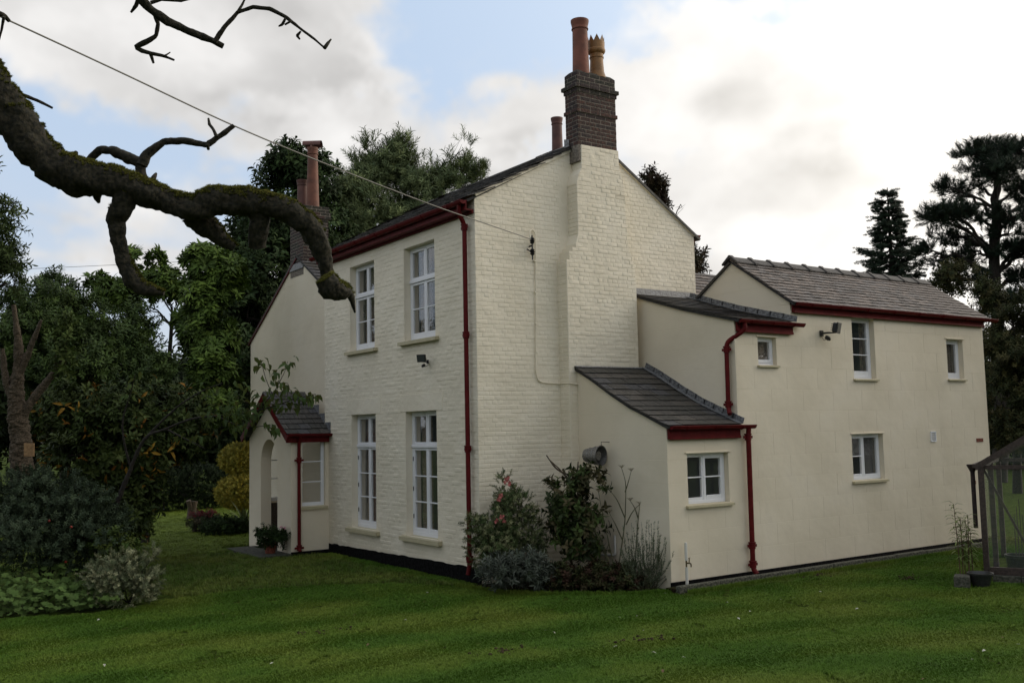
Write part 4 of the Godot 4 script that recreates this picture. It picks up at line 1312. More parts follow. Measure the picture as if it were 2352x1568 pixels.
func build_grass() -> void:
	var r := RandomNumberGenerator.new()
	r.seed = 77
	var patch := FastNoiseLite.new()
	patch.seed = 21; patch.frequency = 0.33; patch.fractal_octaves = 4
	var bare := FastNoiseLite.new()
	bare.seed = 4; bare.frequency = 1.1; bare.fractal_octaves = 4
	var lx := []; var lc := []
	var rx := []; var rc := []
	var px := []; var pc := []
	var fwd := atan2(AHEAD.x, -AHEAD.z)
	for i in 420000:
		var ang := fwd + r.randf_range(-0.62, 0.62)
		var dist := lerpf(5.5, 24.0, pow(r.randf(), 1.25))
		var x := EYE.x + sin(ang) * dist
		var z := EYE.z - cos(ang) * dist
		var q := zone(x, z)
		if q == 2 or q == 3: continue
		if x > 5.95 and x < 9.0 and z > 2.4 and z < 8.0 and (Vector2(x, z) - Vector2(6.2, 5.05)).dot(Vector2(0.9075, -0.42)) > -0.12 and (Vector2(x, z) - Vector2(6.2, 5.05)).dot(Vector2(0.42, 0.9075)) > -0.15: continue
		var k := patch.get_noise_2d(x, z)
		# mower runs: broad bands that curve round the corner of the house
		var ring := Vector2(x + 1.0, z - 17.0).length()
		var run := sin(ring * 4.3 + 0.5 * k)
		var bb := bare.get_noise_2d(x * 1.3 + z * 0.9, z * 0.5)
		if q == 0:
			if bb > 0.42 and r.randf() < smoothstep(0.42, 0.52, bb) * 0.85: continue
			var c := lawn_tone(k)
			if z < 3.4 and x > 1.7: c = c.lerp(Color(0.16, 0.15, 0.05), clampf(0.7 - (z - 2.75) * 1.6 + k * 0.7, 0.0, 0.6))
			c *= r.randf_range(0.75, 1.25)
			var h := r.randf_range(0.7, 1.15) * (1.0 + 0.12 * run)
			var turn := 0.36 * run
			var b := Basis(Vector3.RIGHT, turn) * Basis(Vector3.UP, r.randf() * TAU)
			lx.append(Transform3D(b.scaled(Vector3(1.25, h, 1.25)), on_ground(x, z, -0.006))); lc.append(c)
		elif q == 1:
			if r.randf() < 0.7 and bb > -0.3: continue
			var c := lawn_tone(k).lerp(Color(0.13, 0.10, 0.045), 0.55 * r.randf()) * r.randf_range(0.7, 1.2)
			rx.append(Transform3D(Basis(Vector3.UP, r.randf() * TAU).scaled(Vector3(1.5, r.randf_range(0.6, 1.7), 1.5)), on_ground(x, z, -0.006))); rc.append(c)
		elif q == 4 and r.randf() < 0.9:
			px.append(Transform3D(Basis(Vector3.UP, r.randf() * TAU).scaled(Vector3(2.4, 1.0, 2.4)), on_ground(x, z, -0.004))); pc.append(lawn_tone(0.5) * r.randf_range(0.75, 1.25))
	for i in 26000:
		var x := r.randf_range(-6.0, 3.0)
		var z := r.randf_range(-21.0, -7.5)
		if zone(x, z) == 3: continue
		px.append(Transform3D(Basis(Vector3.UP, r.randf() * TAU).scaled(Vector3(2.6, 1.0, 2.6)), on_ground(x, z, -0.004))); pc.append(lawn_tone(0.5) * r.randf_range(0.75, 1.25))
	# longer grass left standing along the kerb and the edge of the bed
	for i in 5200:
		var x := r.randf_range(1.9, 9.6)
		var z := 2.80 + absf(r.randfn()) * 0.05
		if i % 3 == 0:
			var t := r.randf()
			var seg := int(t * 5)
			x = lerpf(BED[seg * 2], BED[seg * 2 + 2], t * 5 - seg) + r.randfn() * 0.035
			z = lerpf(BED[seg * 2 + 1], BED[seg * 2 + 3], t * 5 - seg) + 0.02 + r.randfn() * 0.035
		lx.append(Transform3D(Basis(Vector3.UP, r.randf() * TAU).scaled(Vector3(1.3, r.randf_range(1.2, 3.2), 1.3)), on_ground(x, z, -0.006)))
		lc.append(lawn_tone(patch.get_noise_2d(x, z) + 0.3) * r.randf_range(0.75, 1.25))
	scatter("lawn_grass", blades(11, 0.030, 0.017, 0.6, 0.0015, 1).mesh(), M.grass, lx, lc, "short mown green grass of the lawn", "grass")
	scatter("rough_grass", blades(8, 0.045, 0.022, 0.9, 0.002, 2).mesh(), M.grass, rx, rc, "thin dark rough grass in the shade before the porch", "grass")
	scatter("far_grass", blades(9, 0.05, 0.03, 0.6, 0.003, 3).mesh(), M.grass, px, pc, "pale grass of the far lawn beyond the porch", "grass")
	# fallen leaves and petals on the lawn
	for i in 44:
		var ang := fwd + r.randf_range(-0.5, 0.5)
		var dist := lerpf(8.0, 15.5, pow(r.randf(), 0.8))
		var x := EYE.x + sin(ang) * dist
		var z := EYE.z - cos(ang) * dist
		if zone(x, z) != 0: continue
		var mb := MB.new()
		var L := r.randf_range(0.03, 0.06)
		leaf(mb, Vector3.ZERO, Vector3(1, 0.15, 0).normalized(), Vector3.UP, L, L * 0.5, 0.35, 0.2)
		var m: Material = [M.fallen_pale, M.fallen_brown, M.fallen_pale][i % 3]
		var o := single("fallen_leaf", mb, m, "small %s fallen leaf lying on the lawn" % ["pale", "brown", "pale"][i % 3], "leaf", "%s leaves fallen on the lawn" % ["pale", "brown", "pale"][i % 3], on_ground(x, z, 0.028))
		o.rotation = Vector3(r.randf_range(-0.4, 0.4), r.randf() * TAU, r.randf_range(-0.4, 0.4))
	# worn scrapes of earth
	for s in [[730, 1452], [1160, 1498], [1480, 1470], [1880, 1322], [2090, 1328]]:
		var gp := ray_ground(s[0], s[1])
		var clods := []
		var cc := []
		for i in 26:
			var a := r.randf() * TAU
			var d := r.randf() * 0.26
			var p := on_ground(gp.x + cos(a) * d * 1.8, gp.z + sin(a) * d, 0.012)
			clods.append(Transform3D(Basis(Vector3.UP, r.randf() * TAU).scaled(Vector3.ONE * r.randf_range(0.3, 1.1)), p))
			cc.append(Color(0.035, 0.024, 0.014) * r.randf_range(0.6, 1.5))
		var cm := MB.new()
		cm.lathe(Vector3.ZERO, [Vector2(0.0, -0.01), Vector2(0.022, 0.0), Vector2(0.016, 0.012), Vector2(0.0, 0.018)], 6)
		scatter("earth_scrape", cm.mesh(), M.clod, clods, cc, "", "", "stuff")

func ray_ground(px: float, py: float) -> Vector3:
	var d := AHEAD + RIGHT * ((px - 1176.0) / FOCAL) - UP * ((py - 784.0) / FOCAL)
	var t := 3.0
	while t < 120.0:
		var p := EYE + d * t
		if p.y < ground_y(p.x, p.z): return p
		t += 0.01
	return EYE + d * t

# ================= leaves =================
func leaf(mb: MB, o: Vector3, d: Vector3, up: Vector3, length: float, width: float, fold := 0.3, droop := 0.25) -> void:
	var s := d.cross(up).normalized()
	var n := s.cross(d).normalized()
	var a := o + d * length * 0.38 + n * length * 0.05
	var b := o + d * length * 0.75 - n * length * droop * 0.35
	var t := o + d * length - n * length * droop
	var w := width * 0.5
	var f := n * w * fold
	for k in [-1.0, 1.0]:
		var e0: Vector3 = a + s * w * k + f
		var e1: Vector3 = b + s * w * 0.72 * k + f * 0.7
		if k > 0:
			mb.tri(o, e0, a); mb.tri(a, e0, e1); mb.tri(a, e1, b); mb.tri(b, e1, t)
		else:
			mb.tri(o, a, e0); mb.tri(a, e1, e0); mb.tri(a, b, e1); mb.tri(b, t, e1)

# a spray of leaves on a short twig pointing to +z, about one unit long
func spray(n: int, length: float, width: float, open: float, seed_: int, fold := 0.3, droop := 0.3, stalk := 1.0) -> ArrayMesh:
	var r := RandomNumberGenerator.new()
	r.seed = seed_
	var mb := MB.new()
	for i in n:
		var t := (i + 0.5) / n
		var a := i * 2.4 + r.randf_range(-0.4, 0.4)
		var side := Vector3(cos(a), sin(a), 0)
		var o := Vector3(0, 0, t * stalk) + side * 0.03
		var d := (side * open + Vector3(0, 0, 1.0) + Vector3(r.randf_range(-0.3, 0.3), r.randf_range(-0.3, 0.3), 0)).normalized()
		var up := (Vector3(0, 0, 1) - d * d.z).normalized() if absf(d.z) < 0.98 else side
		mb.ink = Color.WHITE * r.randf_range(0.7, 1.25)
		leaf(mb, o, d, up, length * r.randf_range(0.75, 1.15), width * r.randf_range(0.8, 1.15), fold, droop)
	mb.ink = Color(0.6, 0.5, 0.4)
	mb.tri(Vector3(-0.012, 0, -0.15), Vector3(0.012, 0, -0.15), Vector3(0, 0, stalk))
	mb.tri(Vector3(0, -0.012, -0.15), Vector3(0, 0.012, -0.15), Vector3(0, 0, stalk))
	return mb.mesh()

func needles(n: int, length: float, width: float, seed_: int, forward := 0.5) -> ArrayMesh:
	var r := RandomNumberGenerator.new()
	r.seed = seed_
	var mb := MB.new()
	for i in n:
		var t := r.randf()
		var a := r.randf() * TAU
		var d := Vector3(cos(a), sin(a), forward + r.randf_range(-0.3, 0.6)).normalized()
		var o := Vector3(0, 0, t)
		var s := d.cross(Vector3(0.3, 0.5, 0.8)).normalized() * width
		mb.ink = Color.WHITE * r.randf_range(0.65, 1.3)
		mb.tri(o - s, o + s, o + d * length * r.randf_range(0.7, 1.1))
	mb.ink = Color(0.7, 0.5, 0.4)
	mb.tri(Vector3(-0.03, 0, -0.2), Vector3(0.03, 0, -0.2), Vector3(0, 0, 1))
	return mb.mesh()

# leaf sprays spread through the volume of some blobs [centre, radii]; hollow keeps them towards the outside
func crown(parent: Node3D, called: String, mesh: Mesh, m: Material, blobs: Array, count: int, size: float, cols: Array, seed_: int, opt := {}) -> void:
	var r := RandomNumberGenerator.new()
	r.seed = seed_
	var nz := FastNoiseLite.new()
	nz.seed = seed_
	nz.frequency = opt.get("clump", 0.9)
	nz.fractal_octaves = 2
	var cut: float = opt.get("cut", -0.12)
	var w := []
	var total := 0.0
	for b in blobs:
		total += pow(b[1].x * b[1].y * b[1].z, 0.667) * (b[2] if b.size() > 2 else 1.0)
		w.append(total)
	var xf := []
	var cc := []
	var tries := 0
	while xf.size() < count and tries < count * 5:
		tries += 1
		var pick := r.randf() * total
		var k := 0
		while w[k] < pick: k += 1
		var d := Vector3(r.randfn(), r.randfn(), r.randfn()).normalized()
		var rad := pow(r.randf(), opt.get("hollow", 0.45))
		var p: Vector3 = blobs[k][0] + d * blobs[k][1] * rad
		if nz.get_noise_3dv(p) < cut: continue
		if p.y < ground_y(p.x, p.z) + 0.02: continue
		if opt.has("keep") and not opt.keep.call(p): continue
		var out: Vector3 = (d * opt.get("outward", 1.0) + Vector3.UP * opt.get("rise", 0.3) + Vector3(r.randfn(), r.randfn(), r.randfn()) * opt.get("wild", 0.5)).normalized()
		var s := size * r.randf_range(0.65, 1.3)
		var b := Basis.looking_at(-out, Vector3(r.randfn(), r.randfn(), r.randfn()).normalized())
		xf.append(Transform3D(b.scaled(Vector3.ONE * s), p))
		var c: Color = cols[r.randi() % cols.size()].lerp(cols[r.randi() % cols.size()], r.randf())
		cc.append(c * r.randf_range(0.75, 1.25))
	scatter(called, mesh, m, xf, cc, "", "", opt.get("kind", ""), parent)

func stems(parent: Node3D, base: Vector3, tips: Array, r0: float, m: Material, called := "stem", wiggle := 0.12) -> void:
	for t in tips:
		var mb := MB.new()
		var pts := []
		var rr := []
		for i in 7:
			var k := i / 6.0
			var p: Vector3 = base.lerp(t, k) + Vector3.UP * sin(k * PI) * base.distance_to(t) * 0.06
			if i > 0 and i < 6: p += Vector3(rng.randfn(), rng.randfn(), rng.randfn()) * wiggle * base.distance_to(t) * 0.15
			pts.append(p)
			rr.append(lerpf(r0, r0 * 0.25, k))
		mb.tube(pts, rr, 6)
		part(parent, called, mb, m)

func blob(px: float, py: float, depth: float, rx: float, ry: float, rz := 0.0, weight := 1.0) -> Array:
	return [at(px, py, depth), Vector3(span(rx, depth), span(ry, depth), span(rx, depth) if rz == 0.0 else rz), weight]

# ================= garden =================
func build_garden() -> void:
	var mid := spray(10, 0.55, 0.26, 1.0, 5)
	var small := spray(16, 0.34, 0.17, 1.1, 6)
	var lance := spray(12, 0.75, 0.15, 0.8, 7)
	var needle := needles(40, 0.55, 0.03, 8, 0.9)
	var d_green := [Color(0.018, 0.034, 0.010), Color(0.030, 0.055, 0.014), Color(0.024, 0.042, 0.014)]
	# -- corner shrub with pink flowers, cream-edged leaves
	var a0 := on_ground(0.30, 0.62)
	var a := thing("flowering_shrub", "variegated shrub with pink blossoms beside the red downpipe", "shrub", a0)
	var ab := [blob(1135, 1250, 15.75, 62, 70), blob(1180, 1180, 15.9, 48, 60), blob(1160, 1130, 15.9, 26, 48, 0.0, 0.6), blob(1095, 1205, 15.7, 30, 28, 0.0, 0.5), blob(1215, 1240, 16.0, 40, 60, 0.0, 0.7)]
	var tips := []
	for b in ab: tips.append(b[0])
	stems(a, a0, tips, 0.014, M.bark_dark)
	crown(a, "foliage", small, M.leaf, ab, 2600, 0.085, [Color(0.075, 0.105, 0.04), Color(0.05, 0.08, 0.028), Color(0.24, 0.25, 0.13)], 31, {"cut": -0.2, "clump": 2.5})
	for f in [[1166, 1098], [1160, 1106], [1150, 1138], [1146, 1146], [1152, 1186], [1140, 1196], [1158, 1196], [1170, 1110]]:
		var c := at(f[0], f[1], 15.55)
		var mb := MB.new()
		for k in 7:
			var an := k * 0.9
			leaf(mb, c + Vector3(rng.randfn(), rng.randfn(), rng.randfn()) * 0.012, Vector3(cos(an), sin(an) * 0.8, 0.4).normalized(), AHEAD * -1.0, 0.045, 0.036)
		part(a, "blossom", mb, mat("blossom_pink", Color(0.42, 0.12, 0.11), 0.7) if not M.has("blossom_pink") else M.blossom_pink)
	# -- dark leafy shrub with cut limbs against the gable
	var b0 := on_ground(1.35, 0.75)
	var bs := thing("leafy_shrub", "dark broad-leaved shrub with sawn bare limbs between gable and lean-to", "shrub", b0)
	for l in [[[1310, 1290], [1322, 1150], [1300, 1090], [1262, 1056]], [[1310, 1290], [1330, 1170], [1325, 1100], [1328, 1060]], [[1325, 1100], [1340, 1075], [1348, 1062]], [[1300, 1090], [1275, 1075], [1255, 1045]]]:
		var pts := []
		var rr := []
		for k in l.size():
			pts.append(at(l[k][0], l[k][1], 16.15)); rr.append(0.024 - 0.003 * k)
		var mb := MB.new()
		mb.tube(round_pts(pts, 0.3), [0.026].duplicate() if false else filled(round_pts(pts, 0.3).size(), 0.017, 0.010), 7, 0.25, lumps)
		part(bs, "limb", mb, M.bark_pale)
	var bb := [blob(1310, 1170, 16.1, 50, 75), blob(1352, 1120, 16.0, 34, 46), blob(1375, 1160, 15.9, 26, 26, 0.0, 0.6), blob(1285, 1150, 16.2, 24, 40, 0.0, 0.5), blob(1330, 1235, 16.0, 52, 50), blob(1385, 1140, 15.9, 16, 12, 0.0, 0.4)]
	crown(bs, "foliage", spray(7, 0.7, 0.32, 0.9, 15, 0.3, 0.5), M.gloss_leaf, bb, 430, 0.16, [Color(0.042, 0.063, 0.019), Color(0.068, 0.105, 0.030), Color(0.030, 0.042, 0.018), Color(0.090, 0.075, 0.038)], 33, {"cut": -0.1, "clump": 2.2})
	# -- fennel gone to seed
	var f0 := on_ground(1.62, 1.50)
	var fe := thing("fennel", "tall dry fennel with flat seed heads before the lean-to wall", "plant", f0)
	for l in [[[1420, 1308], [1436, 1200], [1438, 1120], [1436, 1100], [1428, 1075]], [[1412, 1308], [1395, 1230], [1382, 1170], [1375, 1130]], [[1404, 1306], [1380, 1250], [1365, 1210], [1358, 1170]], [[1438, 1205], [1455, 1170], [1480, 1150]], [[1436, 1190], [1415, 1140], [1388, 1115]], [[1436, 1130], [1444, 1105], [1450, 1082]], [[1458, 1310], [1462, 1240], [1466, 1190], [1470, 1158]], [[1464, 1215], [1480, 1200], [1496, 1186]], [[1466, 1190], [1458, 1165], [1448, 1150]], [[1430, 1240], [1412, 1200], [1400, 1178]], [[1470, 1170], [1486, 1158], [1500, 1150]], [[1404, 1306], [1388, 1260], [1372, 1225], [1352, 1205]]]:
		var pts := []
		for k in l.size(): pts.append(at(l[k][0], l[k][1], 15.75))
		var q := round_pts(pts, 0.2)
		var mb := MB.new()
		mb.tube(q, filled(q.size(), 0.010, 0.004), 6)
		part(fe, "stalk", mb, M.stalk if M.has("stalk") else mat("stalk", Color(0.085, 0.085, 0.04), 0.8))
		var tip: Vector3 = q[q.size() - 1]
		var u := MB.new()
		for i in 15:
			var an := i * 2.4
			var e := tip + Vector3(cos(an), 0.5, sin(an)) * 0.055 * sqrt((i + 1) / 15.0) + Vector3.UP * 0.02
			u.tube([tip, e], [0.0016, 0.0012], 3)
			for k in 4:
				u.lathe(e + Vector3(rng.randfn(), 0.2, rng.randfn()) * 0.007, [Vector2(0, -0.003), Vector2(0.004, 0.0), Vector2(0, 0.004)], 4)
		part(fe, "seed_head", u, M.seed if M.has("seed") else mat("seed", Color(0.16, 0.13, 0.06), 0.9))
	# -- rosemary
	var r0 := on_ground(1.62, 2.2)
	var ro := thing("rosemary_bush", "upright grey-green rosemary bush at the lean-to corner", "shrub", r0)
	for i in 70:
		var t := i / 69.0
		var top := at(lerpf(1425, 1548, t) + rng.randf_range(-8, 8), lerpf(1240, 1255, t) + rng.randf_range(-28, 55) - 30.0 * sin(t * PI), 15.2 + rng.randf_range(-0.25, 0.25))
		var base := r0 + Vector3(rng.randf_range(-0.2, 0.2), 0, rng.randf_range(-0.15, 0.15))
		var mb := MB.new()
		var pts := []
		for k in 6:
			var s := k / 5.0
			pts.append(base.lerp(top, s) + Vector3(top.x - base.x, 0, top.z - base.z) * 0.22 * sin(s * PI))
		mb.ink = Color(0.06, 0.055, 0.035)
		mb.tube(pts, filled(6, 0.004, 0.0015), 4)
		for k in 85:
			var s := rng.randf_range(0.12, 1.0)
			var p: Vector3 = pts[int(s * 5)].lerp(pts[mini(int(s * 5) + 1, 5)], s * 5 - int(s * 5))
			var dir := (Vector3(rng.randfn(), 0.9, rng.randfn())).normalized()
			var sd := dir.cross(Vector3(0.2, 0.3, 0.9)).normalized() * 0.0055
			mb.ink = Color(0.065, 0.09, 0.05).lerp(Color(0.14, 0.17, 0.11), rng.randf())
			mb.tri(p - sd, p + sd, p + dir * 0.034)
		part(ro, "sprig", mb, M.leaf)
	# -- low sage and ground plants
	var s0 := on_ground(0.05, 0.95)
	var sg := thing("sage_bush", "low grey-leaved sage bush at the lawn edge below the pink shrub", "shrub", s0)
	stems(sg, s0, [at(1150, 1310, 15.2), at(1200, 1300, 15.2), at(1230, 1315, 15.2)], 0.01, M.bark_dark)
	crown(sg, "foliage", lance, M.leaf, [blob(1150, 1315, 15.2, 45, 30), blob(1205, 1305, 15.2, 45, 34), blob(1240, 1325, 15.2, 30, 25)], 420, 0.12, [Color(0.085, 0.10, 0.08), Color(0.06, 0.075, 0.055), Color(0.12, 0.135, 0.11)], 35, {"cut": -0.5, "rise": 0.9})
	for q in [[1290, 1320, 15.5, "low dark weedy plant in the bed behind the lawn edge", 40], [1370, 1330, 15.4, "grassy tangle of low leaves below the fennel", 45], [1440, 1335, 15.3, "low creeping plant in the bed beside the rosemary", 40]]:
		var c := at(q[0], q[1], q[2])
		var g0 := on_ground(c.x, c.z)
		var lp := thing("bed_plant", q[3], "plant", g0, "low plants of the corner bed")
		stems(lp, g0, [c + Vector3(0.1, 0.1, 0), c + Vector3(-0.1, 0.08, 0.05)], 0.005, M.bark_dark)
		crown(lp, "foliage", mid, M.leaf, [[g0 + Vector3(0, 0.1, 0), Vector3(0.42, 0.24, 0.3)]], 380, 0.1, [Color(0.02, 0.03, 0.01), Color(0.045, 0.05, 0.018), Color(0.055, 0.03, 0.02)], 36 + int(q[0]), {"cut": -0.5, "rise": 0.7})
	# -- left border: rose bush, ground cover, silver shrub
	var l0 := on_ground(-5.9, -3.4)
	var rb := thing("rose_bush", "large dim rose bush with a few red hips at the left border", "shrub", l0)
	var rbb := [blob(60, 1150, 15.8, 120, 70), blob(170, 1180, 15.6, 90, 70), blob(60, 1235, 15.2, 130, 70), blob(190, 1255, 15.2, 80, 60), blob(255, 1220, 15.8, 50, 60), blob(110, 1110, 16.0, 80, 30)]
	tips = []
	for b in rbb: tips.append(b[0])
	stems(rb, l0, tips, 0.02, M.bark_dark)
	crown(rb, "foliage", small, M.leaf, rbb, 3600, 0.13, [Color(0.044, 0.066, 0.038), Color(0.068, 0.094, 0.053), Color(0.030, 0.044, 0.023)], 41, {"cut": -0.25, "clump": 1.8})
	for hp in [[112, 1196], [163, 1210], [236, 1349], [150, 1290], [70, 1250], [215, 1320]]:
		var mb := MB.new()
		mb.lathe(at(hp[0], hp[1], 14.9), [Vector2(0, -0.022), Vector2(0.018, -0.01), Vector2(0.02, 0.005), Vector2(0.008, 0.02), Vector2(0, 0.02)], 8)
		part(rb, "rose_hip", mb, M.hip if M.has("hip") else mat("hip", Color(0.30, 0.035, 0.02), 0.4))
	var g0 := on_ground(-6.1, -1.85)
	var gc := thing("geranium_patch", "bright green lobed ground cover spilling onto the lawn at left", "plant", g0)
	var lobed := MB.new()
	for k in 5:
		var an := (k - 2) * 0.62
		lobed.ink = Color.WHITE * (1.1 - 0.08 * absf(k - 2))
		leaf(lobed, Vector3.ZERO, Vector3(sin(an), cos(an), 0.12).normalized(), Vector3(0, 0, 1), 1.0 - 0.12 * absf(k - 2), 0.62, 0.12, 0.12)
	var gx := []
	var gcol := []
	for i in 900:
		var t := rng.randf()
		var p := at(lerpf(-60, 245, t) + rng.randf_range(-10, 10), 0, 14.0)
		var gg := on_ground(lerpf(-7.9, -5.25, t), lerpf(-2.6, -1.78, t) + rng.randf_range(-0.75, 0.28))
		var back := clampf((-1.7 - gg.z) / 0.9, 0.0, 1.0)
		gg.y += 0.05 + rng.randf() * (0.16 + 0.42 * back)
		var nrm := Vector3(rng.randfn() * 0.35 - 0.1, 1.0, rng.randfn() * 0.35 + 0.5).normalized()
		var b := Basis.looking_at(-nrm, Vector3(rng.randfn(), 0.1, rng.randfn()).normalized())
		gx.append(Transform3D(b.scaled(Vector3.ONE * rng.randf_range(0.055, 0.105)), gg))
		gcol.append(Color(0.07, 0.12, 0.03).lerp(Color(0.115, 0.18, 0.05), rng.randf()) * rng.randf_range(0.7, 1.2))
	scatter("foliage", lobed.mesh(), M.leaf, gx, gcol, "", "", "stuff", gc)
	var v0 := on_ground(-5.0, -2.05)
	var vs := thing("silver_shrub", "silvery variegated shrub bushing out over the lawn edge", "shrub", v0)
	var vb := [blob(270, 1320, 14.75, 70, 55), blob(225, 1340, 14.6, 45, 45), blob(330, 1330, 14.8, 42, 40), blob(345, 1280, 15.0, 22, 40, 0.0, 0.6), blob(300, 1365, 14.6, 55, 25)]
	tips = []
	for b in vb: tips.append(b[0])
	stems(vs, v0, tips, 0.012, M.bark_dark)
	crown(vs, "foliage", small, M.leaf, vb, 1500, 0.085, [Color(0.176, 0.203, 0.115), Color(0.095, 0.121, 0.061), Color(0.365, 0.365, 0.216)], 43, {"cut": -0.2, "clump": 2.4})
	var y0 := on_ground(-5.35, -2.6)
	var ys := thing("bright_shrub", "small yellow-green leafy shrub behind the silver shrub", "shrub", y0)
	stems(ys, y0, [at(250, 1250, 15.2)], 0.012, M.bark_dark)
	crown(ys, "foliage", mid, M.leaf, [blob(245, 1262, 15.2, 34, 40), blob(285, 1270, 15.3, 26, 30)], 260, 0.12, [Color(0.06, 0.10, 0.025), Color(0.10, 0.13, 0.03)], 44, {"cut": -0.5})
	# -- potted geranium on the porch step
	var p0 := Vector3(-1.15, -0.085, -6.35)
	var gp := thing("potted_geranium", "pink geranium in a terracotta pot on the porch step", "potted plant", p0)
	var mbp := MB.new()
	mbp.lathe(p0, [Vector2(0, 0.0), Vector2(0.10, 0.0), Vector2(0.135, 0.17), Vector2(0.15, 0.172), Vector2(0.152, 0.21), Vector2(0.135, 0.212), Vector2(0.12, 0.18), Vector2(0, 0.18)], 18)
	part(gp, "pot", mbp, M.terracotta)
	stems(gp, p0 + Vector3.UP * 0.18, [p0 + Vector3(-0.1, 0.4, 0), p0 + Vector3(0.1, 0.42, 0.1), p0 + Vector3(0.16, 0.5, 0.15)], 0.008, M.bark_dark)
	crown(gp, "foliage", mid, M.leaf, [[p0 + Vector3(-0.05, 0.34, 0.0), Vector3(0.24, 0.16, 0.24)], [p0 + Vector3(0.15, 0.3, 0.2), Vector3(0.14, 0.1, 0.14)]], 130, 0.13, d_green, 45, {"cut": -0.6})
	var gf := MB.new()
	for k in 12:
		var an := k * 2.4
		leaf(gf, p0 + Vector3(0.2, 0.52, 0.18) + Vector3(cos(an) * 0.03, rng.randf_range(-0.03, 0.03), sin(an) * 0.03), Vector3(cos(an), 0.3, sin(an)).normalized(), Vector3.UP, 0.05, 0.045)
	part(gp, "flower", gf, mat("geranium_pink", Color(0.65, 0.2, 0.33), 0.7))
	# -- beyond the porch: golden cushions, hedge, stump, sedum, sword leaves
	var gold := [Color(0.36, 0.28, 0.04), Color(0.46, 0.41, 0.09), Color(0.17, 0.17, 0.03)]
	for q in [[556, 1055, 29.0, 50, 36, "upper golden clipped evergreen dome beside the porch", 2600], [556, 1130, 28.6, 58, 38, "lower wider golden clipped cushion beside the porch", 2800]]:
		var c := at(q[0], q[1], q[2])
		var gg0 := on_ground(c.x, c.z)
		var go := thing("golden_topiary", q[5], "shrub", gg0, "golden clipped evergreens")
		stems(go, gg0, [c], 0.05, M.bark_dark, "trunk", 0.05)
		crown(go, "foliage", small, M.leaf, [[c, Vector3(span(q[3], q[2]), span(q[4], q[2]), span(q[3], q[2]))]], q[6], 0.095, gold, 50 + int(q[1]), {"cut": -0.9, "hollow": 0.07, "wild": 0.8})
	for q in [[420, 1130, 33.0, "clipped dark evergreen hedge closing the far lawn"]]:
		var c := at(q[0], q[1], q[2])
		var hg0 := on_ground(c.x, c.z)
		var hd := thing("hedge", q[3], "hedge", hg0)
		var hx := []
		for i in 9:
			hx.append([hg0 + Vector3(-3.4 + i * 0.72, 0.75, -0.1 * i), Vector3(0.62, 0.78, 0.55)])
		var ht := []
		for i in range(0, 9, 2): ht.append(hx[i][0])
		for t in ht: stems(hd, Vector3(t.x, ground_y(t.x, t.z), t.z), [t], 0.04, M.bark_dark, "trunk", 0.05)
		crown(hd, "foliage", small, M.leaf, hx, 5200, 0.14, [Color(0.012, 0.022, 0.008), Color(0.02, 0.034, 0.011)], 61, {"cut": -0.9, "hollow": 0.2})
	var st0 := ray_ground(440, 1193)
	var sm := MB.new()
	sm.tube([st0 + Vector3(0, -0.1, 0), st0 + Vector3(0.0, 0.25, 0), st0 + Vector3(0.03, 0.55, 0)], [0.17, 0.12, 0.13], 12, 0.25, lumps)
	sm.tube([st0 + Vector3(-0.02, 0.25, 0.02), st0 + Vector3(-0.13, 0.58, 0.08)], [0.09, 0.07], 8, 0.25, lumps)
	single("tree_stump", sm, M.bark_pale, "short forked tree stump on the far pale lawn", "stump")
	var se0 := ray_ground(468, 1222)
	var sed := thing("sedum", "dusky red sedum clump in front of the tree stump", "plant", se0)
	stems(sed, se0, [se0 + Vector3(-0.2, 0.42, 0), se0 + Vector3(0.05, 0.5, 0.1), se0 + Vector3(0.25, 0.42, 0)], 0.012, M.bark_dark)
	crown(sed, "foliage", mid, M.leaf, [[se0 + Vector3(0, 0.22, 0), Vector3(0.4, 0.24, 0.35)]], 200, 0.13, [Color(0.05, 0.07, 0.03), Color(0.06, 0.05, 0.03)], 62, {"cut": -0.6})
	crown(sed, "flower_heads", small, M.petal, [[se0 + Vector3(0, 0.45, 0), Vector3(0.38, 0.07, 0.32)]], 130, 0.09, [Color(0.20, 0.035, 0.045), Color(0.12, 0.03, 0.035)], 63, {"cut": -0.9, "rise": 1.0, "kind": "stuff"})
	var ir0 := ray_ground(562, 1216)
	var ir := thing("sword_plant", "striped sword-leaved plant beside the porch corner", "plant", ir0)
	for i in 26:
		var an := rng.randf() * TAU
		var d := Vector3(cos(an), rng.randf_range(1.0, 2.6), sin(an)).normalized()
		var mb := MB.new()
		mb.ink = Color(0.09, 0.12, 0.06).lerp(Color(0.2, 0.22, 0.12), rng.randf())
		leaf(mb, ir0, d, (Vector3(cos(an), -0.4, sin(an)) * -1.0).normalized(), rng.randf_range(0.6, 0.95), 0.05, 0.3, 0.15)
		part(ir, "blade", mb, M.leaf)
	for q in [[520, 1232, 25.0, "dark low shrub at the foot of the porch side"]]:
		var c := at(q[0], q[1], q[2])
		var g1 := on_ground(c.x, c.z)
		var ds := thing("low_shrub", q[3], "shrub", g1, "dark low shrubs on the way to the far lawn")
		stems(ds, g1, [c + Vector3.UP * 0.2], 0.012, M.bark_dark)
		crown(ds, "foliage", mid, M.leaf, [[g1 + Vector3(0, 0.18, 0), Vector3(0.6, 0.2, 0.45)]], 330, 0.13, d_green, 70 + int(q[0]), {"cut": -0.5})
	build_greenhouse()

func filled(n: int, a: float, b: float) -> Array:
	var o := []
	for i in n: o.append(lerpf(a, b, float(i) / maxf(1, n - 1)))
	return o

